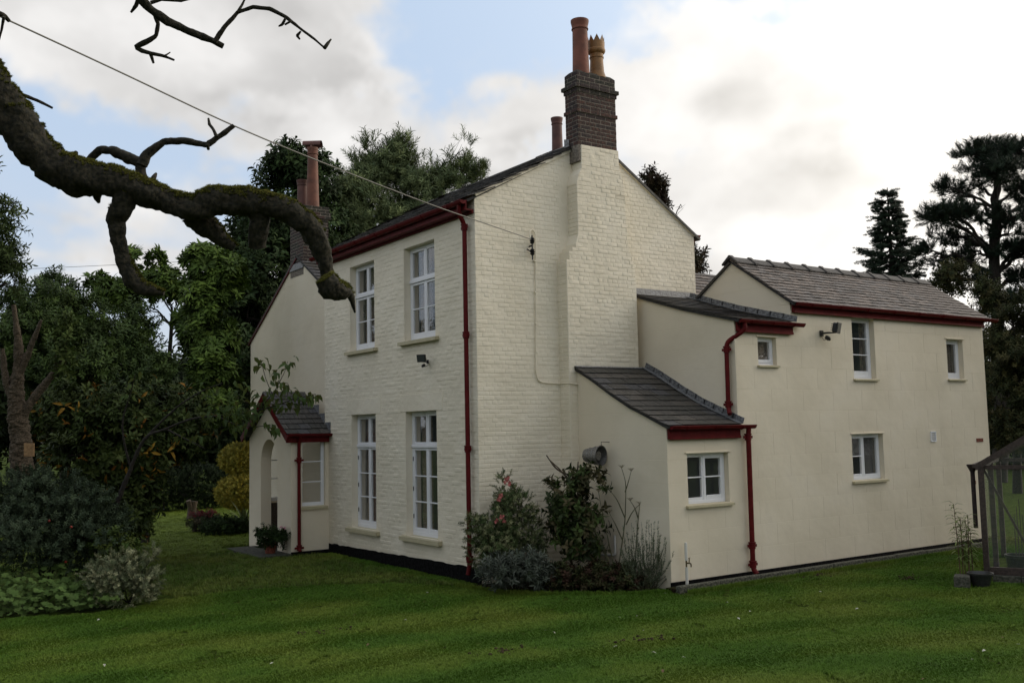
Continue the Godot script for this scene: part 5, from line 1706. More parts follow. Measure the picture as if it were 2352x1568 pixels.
func build_greenhouse() -> void:
	var g0 := Vector3(6.17, ground_y(6.17, 5.0), 5.05)
	var e1 := Vector3(0.42, 0, 0.9075)
	var e2 := Vector3(0.9075, 0, -0.42)
	var U := Vector3.UP
	var gh := thing("greenhouse", "brown timber greenhouse with glass panes at the right edge", "greenhouse", g0)
	var wd := 2.4
	var ln := 3.2
	var eave := 1.78
	var ridge := 2.55
	var b1 := Basis(e1, U, e1.cross(U))
	var post := func(u: float, v: float, h: float, called: String, w := 0.085) -> void:
		var mb := MB.new()
		mb.obox(g0 + e1 * u + e2 * v + U * h / 2.0, b1, Vector3(w / 2, h / 2, w / 2), 0.008)
		part(gh, called, mb, M.cedar)
	for u in [0.0, wd]:
		for v in [0.0, ln * 0.5, ln]: post.call(u, v, eave, "post")
	post.call(wd * 0.34, 0.0, 2.1, "post", 0.055)
	post.call(wd * 0.68, 0.0, 2.1, "post", 0.055)
	for v in [0.0, ln]:
		for s in [0, 1]:
			var mb := MB.new()
			mb.bar(g0 + e1 * (-0.08 if s == 0 else wd + 0.08) + e2 * (v - 0.03 * (1 if v == 0.0 else -1)) + U * (eave - 0.03), g0 + e1 * wd / 2 + e2 * (v - 0.03 * (1 if v == 0.0 else -1)) + U * ridge, 0.09, 0.05)
			part(gh, "rafter", mb, M.cedar)
		var cb := MB.new()
		cb.bar(g0 + e2 * v + U * (eave - 0.02), g0 + e1 * wd + e2 * v + U * (eave - 0.02), 0.06, 0.045)
		part(gh, "tie_beam", cb, M.cedar)
	var br := MB.new()
	br.bar(g0 + e1 * 0.04 + e2 * 0.05 + U * (eave - 0.06), g0 + e1 * 0.78 + e2 * 0.05 + U * 0.1, 0.035, 0.03)
	part(gh, "brace", br, M.cedar)
	for u in [0.0, wd]:
		var mb := MB.new()
		mb.bar(g0 + e1 * u + U * eave, g0 + e1 * u + e2 * ln + U * eave, 0.07, 0.06)
		part(gh, "wall_plate", mb, M.cedar)
	var rd := MB.new()
	rd.bar(g0 + e1 * wd / 2 + U * ridge, g0 + e1 * wd / 2 + e2 * ln + U * ridge, 0.1, 0.05)
	part(gh, "ridge_beam", rd, M.cedar)
	var cl := MB.new()
	cl.bar(g0 + e1 * 0.05 + U * 0.16, g0 + e1 * (wd - 0.05) + U * 0.16, 0.11, 0.07)
	part(gh, "cill", cl, M.cedar)
	for k in 6:
		var mb := MB.new()
		mb.obox(g0 + e1 * (0.28 + k * 0.4) - e2 * 0.02 + U * 0.03, b1, Vector3(0.195, 0.07, 0.08), 0.008)
		part(gh, "base_brick", mb, M.stone)
	var pane := func(a: Vector3, b: Vector3, c: Vector3, d: Vector3) -> void:
		var mb := MB.new()
		var n := (b - a).cross(d - a).normalized() * 0.002
		mb.quad(a + n, b + n, c + n, d + n); mb.quad(d - n, c - n, b - n, a - n)
		part(gh, "pane", mb, M.glass)
	for s in [[0.05, 0.78], [0.85, 1.6], [1.66, wd - 0.05]]:
		pane.call(g0 + e1 * s[0] + U * 0.22, g0 + e1 * s[1] + U * 0.22, g0 + e1 * s[1] + U * (eave - 0.06), g0 + e1 * s[0] + U * (eave - 0.06))
	for s in [[0.0, 0.5], [0.5, 1.0]]:
		var a: Vector3 = g0 + e2 * (ln * s[0] + 0.05)
		var b: Vector3 = g0 + e2 * (ln * s[1] - 0.05)
		pane.call(a + U * 0.15, b + U * 0.15, b + U * (eave - 0.05), a + U * (eave - 0.05))
		pane.call(a + U * (eave + 0.05), b + U * (eave + 0.05), b + e1 * wd / 2 + U * (ridge + 0.02), a + e1 * wd / 2 + U * (ridge + 0.02))
	pane.call(g0 + e1 * 0.1 + U * (eave + 0.03), g0 + e1 * (wd - 0.1) + U * (eave + 0.03), g0 + e1 * (wd / 2 + 0.02) + U * (ridge - 0.05), g0 + e1 * (wd / 2 - 0.02) + U * (ridge - 0.05))
	var dp := MB.new()
	dp.tube([g0 - e1 * 0.13 + U * 1.72 + e2 * 0.1, g0 - e1 * 0.13 + U * 0.8 + e2 * 0.1], [0.034, 0.034], 10)
	dp.lathe(g0 - e1 * 0.13 + U * 1.68 + e2 * 0.1, [Vector2(0.035, 0), Vector2(0.085, 0.10), Vector2(0.085, 0.12)], 10)
	part(gh, "downpipe", dp, M.brick_dark)
	var gut := MB.new()
	gut.bar(g0 - e1 * 0.08 + U * (eave + 0.0) - e2 * 0.05, g0 - e1 * 0.08 + e2 * ln + U * (eave + 0.0), 0.06, 0.08)
	part(gh, "gutter", gut, M.cedar)
	# pot and stems inside
	var pi := g0 + e1 * 0.45 + e2 * 0.45 + U * 0.0
	var ip := thing("staked_pot", "dark tub with bare stakes behind the greenhouse glass", "potted plant", pi)
	var pm := MB.new()
	pm.lathe(pi, [Vector2(0, 0), Vector2(0.17, 0), Vector2(0.215, 0.33), Vector2(0.23, 0.335), Vector2(0.23, 0.37), Vector2(0.2, 0.37), Vector2(0.19, 0.3), Vector2(0, 0.3)], 18)
	part(ip, "tub", pm, M.pot_glaze)
	for k in 5:
		var sk := MB.new()
		sk.tube([pi + Vector3(-0.12 + k * 0.06, 0.3, 0.02 * k), pi + Vector3(-0.16 + k * 0.08, 1.0 + 0.12 * (k % 3), 0.03)], [0.008, 0.006], 5)
		part(ip, "stake", sk, M.wood_grey)
	crown(ip, "foliage", spray(8, 0.7, 0.2, 0.9, 91), M.leaf, [[pi + e1 * 0.35 + Vector3(0, 0.95, 0.1), Vector3(0.22, 0.6, 0.22)]], 160, 0.13, [Color(0.03, 0.05, 0.015)], 92, {"cut": -0.6})
	# block, round pot and the tall leafy stems outside
	var bk := MB.new()
	bk.obox(Vector3(5.36, ground_y(5.36, 5.12) + 0.085, 5.12), Basis(U, 0.5), Vector3(0.15, 0.085, 0.11), 0.012)
	single("stone_block", bk, M.stone, "square stone block on the grass beside the dark round pot", "block")
	var rp := Vector3(5.62, ground_y(5.62, 5.26), 5.26)
	var pm2 := MB.new()
	pm2.lathe(rp, [Vector2(0, 0), Vector2(0.12, 0), Vector2(0.17, 0.17), Vector2(0.188, 0.172), Vector2(0.19, 0.2), Vector2(0.168, 0.2), Vector2(0.15, 0.15), Vector2(0, 0.15)], 20)
	single("round_pot", pm2, M.pot_glaze, "dark round pot at the foot of the greenhouse post", "pot")
	var bp := on_ground(5.70, 5.0)
	var bt := thing("lily_stems", "clump of tall leafy lily stems before the greenhouse downpipe", "plant", bp)
	for k in 6:
		var base := bp + Vector3(-0.12 + k * 0.05, 0, rng.randf_range(-0.06, 0.06))
		var top := base + Vector3(rng.randf_range(-0.05, 0.05), [1.22, 1.0, 1.05, 0.9, 0.85, 0.95][k], rng.randf_range(-0.05, 0.05))
		var mb := MB.new()
		mb.tube([base, base.lerp(top, 0.5) + Vector3(0.01, 0, 0), top], [0.009, 0.008, 0.004], 6)
		part(bt, "stem", mb, M.stem_red if M.has("stem_red") else mat("stem_red", Color(0.10, 0.06, 0.03), 0.7))
		var lf := MB.new()
		for i in 34:
			var t := lerpf(0.32, 1.0, i / 33.0)
			var an := i * 2.4
			var d := Vector3(cos(an), 0.45 - 0.5 * (1.0 - t), sin(an)).normalized()
			lf.ink = Color(0.09, 0.125, 0.035).lerp(Color(0.2, 0.23, 0.09), rng.randf())
			leaf(lf, base.lerp(top, t), d, U, rng.randf_range(0.13, 0.2), 0.03, 0.3, 0.4)
		part(bt, "foliage", lf, M.leaf)

# ================= fixtures =================
func build_fixtures() -> void:
	var U := Vector3.UP
	# front floodlight
	for q in [[Vector3(-0.012, 3.62, -1.60), Vector3(-1, 0, 0), Vector3(-0.75, -0.25, 0.55), "small black floodlight with sensor on the front brick wall", 0.6], [Vector3(5.72, 3.98, ZR), Vector3(0, 0, 1), Vector3(0.35, -0.2, 0.9), "black halogen floodlight on a bracket under the wing gutter", 0.85]]:
		var o: Vector3 = q[0]
		var n: Vector3 = q[1]
		var s: float = q[4]
		var f := thing("floodlight", q[3], "floodlight", o, "security floodlights on the walls")
		var pl := MB.new()
		pl.obox(o + n * 0.02, Basis.looking_at(-n, U), Vector3(0.05, 0.06, 0.018) * s, 0.006)
		part(f, "wall_plate", pl, M.black_plastic)
		var h := o + n * 0.30 * s + U * 0.10 * s + n.cross(U) * -0.13 * s
		var arm := MB.new()
		arm.tube([o + n * 0.02, o + n * 0.16 * s, h + U * -0.10 * s, h - U * 0.05 * s], [0.02 * s, 0.02 * s, 0.016 * s, 0.014 * s], 7)
		part(f, "bracket", arm, M.black_plastic)
		var dir: Vector3 = q[2].normalized()
		var bs := Basis.looking_at(-dir, U)
		var hd := MB.new()
		hd.obox(h, bs, Vector3(0.125, 0.10, 0.05) * s, 0.02 * s)
		hd.obox(h + dir * 0.05 * s, bs, Vector3(0.14, 0.115, 0.012) * s, 0.008 * s)
		for k in 4: hd.obox(h - dir * 0.06 * s + bs.y * (k - 1.5) * 0.04 * s, bs, Vector3(0.1, 0.006, 0.025) * s)
		part(f, "lamp_head", hd, M.black_plastic)
		var gl := MB.new()
		gl.obox(h + dir * 0.063 * s, bs, Vector3(0.115, 0.09, 0.003) * s)
		part(f, "lens", gl, M.bulb_glass)
		var se := MB.new()
		se.obox(o + n * 0.17 * s - U * 0.11 * s, Basis.looking_at(-(n - U * 0.6).normalized(), U), Vector3(0.035, 0.04, 0.05) * s, 0.012 * s)
		se.lathe(o + n * 0.21 * s - U * 0.14 * s, [Vector2(0, -0.035) * s, Vector2(0.03, -0.015) * s, Vector2(0.035, 0.01) * s, Vector2(0, 0.03) * s], 10)
		part(f, "sensor", se, M.black_plastic)
		var wr := MB.new()
		wr.tube(round_pts([o + n * 0.02 - U * 0.05, o + n * 0.06 - U * 0.16 * s, o + n * 0.12 - U * 0.13 * s], 0.04), filled(8, 0.004, 0.004), 5)
		part(f, "wire", wr, M.black_plastic)
	# galvanised bucket hung by its rim on the lean-to wall
	var ax := Vector3(0.26, -0.03, 0.96).normalized()
	var bo := Vector3(1.585, 1.93, 0.76)
	var bb := Basis(ax.cross(U).normalized() * -1.0, ax, ax.cross(ax.cross(U)).normalized())
	var bu := thing("metal_bucket", "ribbed galvanised bucket hanging on its side on the lean-to wall", "bucket", bo)
	var bm := MB.new()
	bm.lathe(bo + ax * 0.06, [Vector2(0, 0), Vector2(0.105, 0.0), Vector2(0.125, 0.09), Vector2(0.132, 0.094), Vector2(0.132, 0.104), Vector2(0.128, 0.108), Vector2(0.148, 0.2), Vector2(0.155, 0.204), Vector2(0.155, 0.214), Vector2(0.15, 0.218), Vector2(0.165, 0.30), Vector2(0.174, 0.303), Vector2(0.174, 0.314), Vector2(0.16, 0.312), Vector2(0.14, 0.2), Vector2(0.1, 0.02), Vector2(0, 0.015)], 28, bb)
	part(bu, "pail", bm, M.galvanised)
	var bi := MB.new()
	bi.lathe(bo + ax * 0.2, [Vector2(0.0, 0.0), Vector2(0.05, 0.0), Vector2(0.06, 0.10), Vector2(0.075, 0.12), Vector2(0, 0.12)], 16, bb)
	part(bu, "inner_cup", bi, M.galvanised)
	var hk := MB.new()
	hk.tube([bo + ax * 0.38 + U * 0.16, bo + ax * 0.38 + U * 0.23, Vector3(XA, 2.14, 1.1)], [0.006, 0.006, 0.006], 6)
	part(bu, "hook", hk, M.dark_metal)
	# louvre vent
	var vo := Vector3(8.985, 2.08, ZR + 0.006)
	var ve := thing("wall_vent", "white louvred plastic vent on the wing wall", "vent", vo)
	var fr := MB.new()
	for k in [-1, 1]:
		fr.obox(vo + Vector3(0.078 * k, 0, 0.006), Basis(), Vector3(0.008, 0.1, 0.01))
		fr.obox(vo + Vector3(0, 0.095 * k, 0.006), Basis(), Vector3(0.07, 0.007, 0.01))
	part(ve, "frame", fr, M.white_paint)
	for k in 5:
		var sl := MB.new()
		sl.obox(vo + Vector3(0, -0.07 + k * 0.035, 0.006), Basis(Vector3.RIGHT, 0.6), Vector3(0.07, 0.018, 0.002))
		part(ve, "slat", sl, M.white_paint)
	# terracotta airbricks
	for q in [[Vector3(10.62, 1.976, ZR + 0.004), 0.117, "small terracotta airbrick high on the wing end"], [Vector3(10.33, 1.13, ZR + 0.004), 0.04, "half hidden terracotta airbrick behind the greenhouse pipe"]]:
		var ab := thing("airbrick", q[2], "airbrick", q[0], "airbricks of the wing")
		var m := MB.new()
		for k in 3: m.obox(q[0] + Vector3(0, -0.028 + k * 0.028, 0.004), Basis(), Vector3(q[1], 0.0085, 0.006))
		m.obox(q[0], Basis(), Vector3(q[1], 0.034, 0.002))
		for k in 4: m.obox(q[0] + Vector3(lerpf(-q[1], q[1], k / 3.0) * 0.95, 0, 0.004), Basis(), Vector3(0.008, 0.034, 0.0055))
		part(ab, "grille", m, M.terracotta)
	# garden standpipe
	var to := Vector3(2.115, -0.08, ZR + 0.10)
	var tp := thing("garden_tap", "white lagged standpipe with a brass garden tap before the lean-to", "tap", to)
	var tm := MB.new()
	tm.tube([to, to + U * 0.30], [0.024, 0.024], 10)
	part(tp, "lower_pipe", tm, M.white_plastic if M.has("white_plastic") else mat("white_plastic", Color(0.62, 0.61, 0.56), 0.6))
	var tu := MB.new()
	tu.tube([to + U * 0.40, to + U * 0.66, to + U * 0.675], [0.024, 0.024, 0.012], 10)
	part(tp, "upper_pipe", tu, M.white_plastic)
	var tb := MB.new()
	tb.tube([to + U * 0.28, to + U * 0.42], [0.014, 0.014], 8)
	tb.tube(round_pts([to + U * 0.36, to + U * 0.36 + Vector3(0.05, 0, 0.05), to + U * 0.30 + Vector3(0.05, 0, 0.05)], 0.03), filled(8, 0.013, 0.011), 8)
	tb.tube([to + U * 0.36 + Vector3(0.03, 0, 0.03), to + U * 0.43 + Vector3(0.035, 0, 0.03)], [0.008, 0.008], 6)
	tb.obox(to + U * 0.435 + Vector3(0.035, 0, 0.03), Basis(U, 0.6), Vector3(0.03, 0.007, 0.007), 0.002)
	part(tp, "tap", tb, M.brass if M.has("brass") else mat("brass", Color(0.10, 0.075, 0.03), 0.45))
	# waste pipe at the foot of the lean-to wall
	var wo := Vector3(1.84, 0.28, 1.15)
	var wm := MB.new()
	wm.tube(round_pts([Vector3(1.84, 0.62, 1.22), Vector3(1.84, 0.30, 1.22), Vector3(1.84, 0.27, 0.72)], 0.05), filled(8, 0.02, 0.02), 8)
	single("waste_pipe", wm, M.white_plastic, "cream waste pipe low on the lean-to wall behind the fennel", "pipe")
	# overhead cable with its insulator on the gable and the lead down the wall
	var io := Vector3(1.11, 5.55, 0.0)
	var ins := thing("cable_bracket", "black insulators on a bracket high on the gable", "bracket", io)
	for k in 2:
		var m := MB.new()
		var c := io + Vector3(0, 0.09 - k * 0.20, 0.10)
		m.lathe(c, [Vector2(0, -0.06), Vector2(0.02, -0.06), Vector2(0.045, -0.03), Vector2(0.028, -0.02), Vector2(0.05, 0.0), Vector2(0.028, 0.015), Vector2(0.045, 0.03), Vector2(0.02, 0.055), Vector2(0, 0.06)], 12)
		part(ins, "insulator", m, M.black_plastic)
	var im := MB.new()
	im.tube([io + Vector3(0, 0.18, 0.10), io + Vector3(0, -0.25, 0.10)], [0.012, 0.012], 6)
	im.bar(io + Vector3(0, 0.0, 0.0), io + Vector3(0, 0.0, 0.11), 0.03, 0.012)
	im.bar(io + Vector3(-0.05, -0.05, 0.008), io + Vector3(0.0, -0.12, 0.10), 0.02, 0.01)
	part(ins, "arm", im, M.dark_metal)
	var cp := []
	for q in [[-520, -190], [-250, -75], [0, 38], [270, 163], [540, 290], [760, 381], [980, 466], [1100, 508], [1219, 549]]:
		var k := inverse_lerp(1219.0, 0.0, q[0])
		cp.append(at(q[0], q[1], 1.0 / lerpf(1.0 / 16.65, 1.0 / 9.0, k)))
	var crv := Curve3D.new()
	for i in cp.size():
		var tg: Vector3 = (cp[mini(i + 1, cp.size() - 1)] - cp[maxi(i - 1, 0)]) / 6.0
		crv.add_point(cp[i], -tg, tg)
	var cq := []
	for p in crv.tessellate_even_length(5, 0.25): cq.append(p)
	var cm := MB.new()
	cm.tube(cq, filled(cq.size(), 0.009, 0.009), 6)
	single("overhead_cable", cm, M.cable_grey, "thin overhead cable running from the left sky to the gable", "cable")
	var lead := MB.new()
	var lp := round_pts([io + Vector3(-0.03, 0.1, 0.1), io + Vector3(-0.02, 0.25, 0.05), Vector3(1.16, 5.86, 0.03), Vector3(1.235, 5.80, 0.028), Vector3(1.235, 5.6, 0.026), Vector3(1.20, 4.0, 0.026), Vector3(1.18, 3.36, 0.026), Vector3(1.22, 3.22, 0.026), Vector3(1.32, 3.18, 0.026), Vector3(1.70, 3.165, 0.026)], 0.08)
	lead.tube(lp, filled(lp.size(), 0.011, 0.011), 7)
	lead.tube(round_pts([Vector3(1.70, 3.165, 0.026), Vector3(1.702, 3.16, 0.30), Vector3(1.88, 3.14, 0.302)], 0.02), filled(8, 0.011, 0.011), 7)
	var ld := thing("wall_cable", "cream painted cable clipped down the gable brickwork", "cable", Vector3(1.2, 3.1, 0.03))
	part(ld, "cable", lead, M.wall_paint)
	for y in [5.3, 4.75, 4.2, 3.7]:
		var m := MB.new()
		m.obox(Vector3(1.205, y, 0.028), Basis(), Vector3(0.018, 0.012, 0.016), 0.003)
		part(ld, "clip", m, M.wall_paint)

# ================= trees =================
# limbs from a trunk to the middle of every blob, with twigs on
func limbs(parent: Node3D, trunk: Array, r0: float, r1: float, blobs: Array, m: Material, twigs := 5, rough := 0.18, seed_ := 1) -> void:
	var r := RandomNumberGenerator.new()
	r.seed = seed_
	var tm := MB.new()
	var pts := []
	for i in trunk.size() - 1:
		for k in 5:
			pts.append(trunk[i].lerp(trunk[i + 1], k / 5.0) + Vector3(r.randfn(), 0, r.randfn()) * r0 * 0.18)
	pts.append(trunk[trunk.size() - 1])
	tm.tube(pts, filled(pts.size(), r0, r1), 12, rough, lumps)
	part(parent, "trunk", tm, m)
	for b in blobs:
		var c: Vector3 = b[0]
		var best: Vector3 = pts[0]
		var bi := 0
		for i in pts.size():
			var want: float = c.y - 0.55 * Vector2(c.x - pts[i].x, c.z - pts[i].z).length()
			if absf(pts[i].y - want) < absf(best.y - want):
				best = pts[i]; bi = i
		var rr := lerpf(r0, r1, float(bi) / pts.size()) * 0.45
		var lm := MB.new()
		var q := []
		var n := 8
		for i in n + 1:
			var t := float(i) / n
			q.append(best.lerp(c, t) + Vector3.UP * sin(t * PI) * best.distance_to(c) * 0.07 + (Vector3(r.randfn(), r.randfn(), r.randfn()) * best.distance_to(c) * 0.025 if i > 0 else Vector3.ZERO))
		lm.tube(q, filled(n + 1, rr, rr * 0.35), 7, rough, lumps)
		for k in twigs:
			var s: Vector3 = q[3 + r.randi() % (n - 2)]
			var e: Vector3 = c + Vector3(r.randfn(), r.randfn(), r.randfn()).normalized() * b[1] * r.randf_range(0.6, 0.95)
			var md := s.lerp(e, 0.5) + Vector3(r.randfn(), r.randfn(), r.randfn()) * s.distance_to(e) * 0.08
			lm.tube([s, md, e], [rr * 0.35, rr * 0.2, rr * 0.07], 5)
		part(parent, "limb", lm, m)

func foot(p: Vector3) -> Vector3:
	return on_ground(p.x, p.z, -0.15)

func knobbly(l: Array, depth0: float, depth1: float, w0: float, w1: float) -> MB:
	# a gnarled limb through view points, widths in the same units, deepening from depth0 to depth1
	var crv := Curve3D.new()
	var pts := []
	for i in l.size():
		pts.append(at(l[i][0], l[i][1], lerpf(depth0, depth1, float(i) / (l.size() - 1))))
	for i in pts.size():
		var tg: Vector3 = (pts[mini(i + 1, pts.size() - 1)] - pts[maxi(i - 1, 0)]) / 6.0
		crv.add_point(pts[i], -tg, tg)
	var q := []
	var rr := []
	var length := crv.get_baked_length()
	var n := maxi(8, int(length / maxf(0.012, span(minf(w0, w1), depth0) * 0.16)))
	n = mini(n, 220)
	for i in n + 1:
		var t := float(i) / n
		var p := crv.sample_baked(length * t)
		q.append(p)
		var w := lerpf(w0, w1, t)
		if l[0].size() > 2:
			var f := t * (l.size() - 1)
			var k := mini(int(f), l.size() - 2)
			w = lerpf(l[k][2], l[k + 1][2], f - k)
		rr.append(span(w, lerpf(depth0, depth1, t)) * 0.5 * (1.0 + 0.05 * lumps.get_noise_1d(i * 17.0 + w0)))
	var mb := MB.new()
	mb.tube(q, rr, 28 if maxf(w0, w1) > 30 else 10, 0.24, lumps)
	return mb

func build_trees() -> void:
	build_mossy_tree()
	build_belt()
	var broad := spray(9, 0.62, 0.24, 1.0, 101)
	var narrow := spray(16, 0.62, 0.085, 0.65, 102, 0.2, 0.3)
	var fine := spray(14, 0.4, 0.15, 1.0, 103)
	var tuft := needles(46, 0.75, 0.03, 104, 0.55)
	var spr := needles(60, 0.34, 0.04, 105, 0.35)
	# -- willow behind the roof
	var wl := [blob(850, 400, 34, 55, 75), blob(900, 380, 34, 50, 60), blob(960, 420, 34, 55, 60), blob(1065, 400, 34, 38, 60), blob(1065, 345, 34, 16, 34, 0.0, 0.5), blob(1115, 420, 34, 34, 42), blob(790, 450, 33, 45, 60), blob(850, 500, 33, 80, 70), blob(950, 500, 34, 80, 60), blob(1020, 440, 34, 40, 50), blob(830, 580, 33, 80, 80), blob(925, 345, 34, 22, 36, 0.0, 0.5), blob(845, 345, 34, 20, 34, 0.0, 0.5)]
	var wb := foot(at(930, 800, 34))
	var wt := thing("willow_tree", "tall feathery grey-green willow rising behind the main roof", "tree", wb)
	limbs(wt, [wb, at(930, 700, 34), at(935, 480, 34)], 0.28, 0.08, wl, M.bark_dark, 7, 0.18, 2)
	crown(wt, "crown", narrow, M.leaf, wl, 5600, 0.30, [Color(0.138, 0.178, 0.083), Color(0.194, 0.235, 0.103), Color(0.081, 0.113, 0.053)], 201, {"cut": 0.04, "clump": 0.9, "rise": 0.9, "hollow": 0.65})
	# -- dark tree behind the far chimney
	var dk := [blob(650, 440, 31, 55, 70), blob(665, 380, 31, 36, 40), blob(720, 420, 31, 45, 60), blob(640, 540, 30, 100, 80), blob(730, 560, 31, 70, 90), blob(600, 640, 29, 90, 90), blob(560, 740, 28, 80, 90), blob(660, 700, 30, 80, 120), blob(530, 840, 27, 60, 80), blob(610, 860, 29, 60, 140)]
	var db := foot(at(640, 900, 30))
	var dt := thing("evergreen_tree", "dense dark evergreen tree standing behind the far red chimney pot", "tree", db)
	limbs(dt, [db, at(640, 750, 30), at(660, 470, 31)], 0.3, 0.08, dk, M.bark_dark, 4, 0.18, 3)
	crown(dt, "crown", broad, M.leaf, dk, 5600, 0.34, [Color(0.030, 0.054, 0.020), Color(0.048, 0.076, 0.025), Color(0.024, 0.037, 0.015)], 202, {"cut": -0.13, "clump": 0.7})
	# -- magnolia-like tree, leaves in whorls
	var mg := [blob(330, 600, 24, 40, 32), blob(380, 660, 24, 50, 36), blob(270, 680, 24, 46, 30), blob(225, 655, 24, 26, 22, 0.0, 0.6), blob(470, 600, 23, 42, 45), blob(520, 640, 23, 42, 55), blob(470, 690, 23, 50, 60), blob(480, 780, 23, 60, 70), blob(430, 720, 23.5, 30, 40), blob(490, 870, 22.5, 60, 60), blob(500, 940, 22, 50, 40), blob(330, 640, 24, 30, 26)]
	var mb0 := foot(at(335, 1050, 23.5))
	var mt := thing("magnolia_tree", "mid green tree with leaves in whorls showing sky between its branches", "tree", mb0)
	limbs(mt, [mb0, at(345, 950, 23.5), at(385, 860, 23.5), at(395, 720, 23.8)], 0.10, 0.04, mg, M.bark_dark, 6, 0.18, 4)
	crown(mt, "crown", spray(10, 0.75, 0.24, 1.5, 111, 0.25, 0.25, 0.35), M.gloss_leaf, mg, 3000, 0.25, [Color(0.085, 0.139, 0.029), Color(0.139, 0.209, 0.040), Color(0.054, 0.087, 0.022)], 203, {"cut": -0.08, "clump": 1.1, "rise": 0.8})
	# -- bushy trees at left
	for q in [["bushy_tree", "rounded dark bushy tree behind the dead trunk", [blob(110, 720, 21, 80, 60), blob(170, 760, 21, 90, 80), blob(60, 800, 20, 80, 90), blob(230, 820, 21, 90, 90), blob(160, 880, 20, 110, 90), blob(300, 780, 22, 60, 80), blob(320, 880, 21, 80, 80), blob(130, 660, 21.5, 34, 26), blob(50, 700, 21, 50, 36)], 150, 1000, 20.5, 5200, fine, 0.24, [Color(0.049, 0.082, 0.023), Color(0.078, 0.121, 0.030), Color(0.034, 0.055, 0.017)]],
			["rhododendron", "sprawling rhododendron with scattered yellowing leaves under the trees", [blob(180, 960, 19, 110, 70), blob(300, 960, 19, 100, 80), blob(400, 980, 19.5, 80, 80), blob(240, 1040, 18.5, 120, 60), blob(320, 1050, 18.8, 80, 60), blob(250, 1130, 18.4, 70, 60), blob(305, 1130, 18.6, 50, 60), blob(290, 1190, 18.2, 45, 45), blob(430, 985, 20, 50, 40)], 265, 1210, 18.8, 4300, broad, 0.21, [Color(0.040, 0.059, 0.016), Color(0.062, 0.081, 0.022), Color(0.025, 0.039, 0.012), Color(0.047, 0.070, 0.018)]]]:
		var b0 := foot(at(q[3], q[4], q[5]))
		var t := thing(q[0], q[1], "tree" if q[0] == "bushy_tree" else "shrub", b0)
		limbs(t, [b0, at(q[3], q[4] - 90, q[5]), at(q[3], q[4] - 220, q[5])], 0.11, 0.05, q[2], M.bark_dark, 5, 0.2, q[3])
		crown(t, "crown", q[7], M.gloss_leaf, q[2], q[6], q[8], q[9], 300 + q[3], {"cut": -0.2, "clump": 0.9})
		if q[0] == "rhododendron":
			crown(t, "yellow_leaves", spray(3, 0.7, 0.24, 1.0, 121, 0.3, 0.5), M.leaf, q[2], 210, 0.22, [Color(0.22, 0.13, 0.02), Color(0.20, 0.085, 0.018)], 402, {"cut": -0.6, "hollow": 0.12, "kind": "stuff", "rise": -0.3})
	# -- far dark backdrop trees that close the garden
	for q in [[420, 960, 42, 190, 110, "far dark woodland tree seen through the garden gap"], [80, 900, 44, 200, 140, "far dark tree closing the left edge of the garden"], [2360, 930, 52, 190, 90, "far dark tree behind the greenhouse"], [2560, 880, 50, 170, 120, "far dark tree beyond the right edge"]]:
		var c := at(q[0], q[1], q[2])
		var b0 := foot(c)
		var t := thing("woodland_tree", q[5], "tree", b0)
		var bl := [blob(q[0], q[1], q[2], q[3], q[4]), blob(q[0] - 120, q[1] + 60, q[2], 120, 90), blob(q[0] + 130, q[1] + 40, q[2], 120, 90), blob(q[0], q[1] - 60, q[2], 120, 80)]
		limbs(t, [b0, c], 0.25, 0.1, bl, M.bark_dark, 3, 0.18, q[0])
		crown(t, "crown", broad, M.leaf, bl, 2600, 0.6, [Color(0.014, 0.022, 0.009), Color(0.022, 0.034, 0.012)], 500 + q[0], {"cut": -0.5, "clump": 0.5})
	# -- ash sprays hanging in at the left edge
	var ab := foot(at(-260, 900, 15))
	var at_ := thing("ash_tree", "feathery ash foliage hanging down at the left edge", "tree", ab)
	var al := [blob(-10, 500, 14.5, 40, 70), blob(0, 590, 14.5, 42, 60), blob(-40, 440, 14.5, 60, 60), blob(10, 640, 14.5, 30, 50), blob(-60, 560, 14.6, 70, 120), blob(-160, 480, 15, 110, 120)]
	limbs(at_, [ab, at(-260, 700, 15), at(-200, 430, 15)], 0.16, 0.06, al, M.bark_dark, 5, 0.18, 9)
	crown(at_, "crown", spray(13, 0.42, 0.12, 1.2, 131), M.leaf, al, 1100, 0.20, [Color(0.06, 0.085, 0.03), Color(0.04, 0.06, 0.02)], 601, {"cut": -0.1, "clump": 1.3, "rise": -0.4})
	# -- dead trunk with sawn arms and a board
	var d0 := foot(at(52, 1090, 17))
	var dd := thing("dead_tree", "weathered bare trunk with broken arms at the left edge", "tree", d0)
	for l in [[[[52, 1120, 92], [48, 1040, 78], [40, 960, 70], [36, 900, 66], [40, 850, 48], [42, 800, 34], [36, 745, 24], [30, 700, 16]]], [[[42, 990, 40], [60, 940, 34], [100, 885, 30], [130, 850, 27], [150, 825, 22]]], [[[42, 860, 32], [60, 820, 26], [80, 770, 18], [94, 735, 10]]], [[[30, 920, 36], [12, 870, 26], [4, 800, 18]]], [[[128, 850, 12], [128, 835, 10], [126, 815, 8]]]]:
		for q in l[0]: q[2] *= 0.6
		part(dd, "trunk" if l[0].size() > 7 else "arm", knobbly(l[0], 17, 17, l[0][0][2], l[0][l[0].size() - 1][2]), M.bark_pale)
	var bd := MB.new()
	bd.obox(at(66, 1033, 16.55), Basis(UP.cross(-AHEAD), UP, -AHEAD).orthonormalized(), Vector3(0.085, 0.11, 0.012), 0.002)
	single("wooden_board", bd, M.wood_fresh, "small fresh wooden board nailed to the dead trunk", "board")
	var vn := thing("climbing_vine", "pale green vine topping the sawn arm of the dead trunk", "plant", at(152, 830, 17))
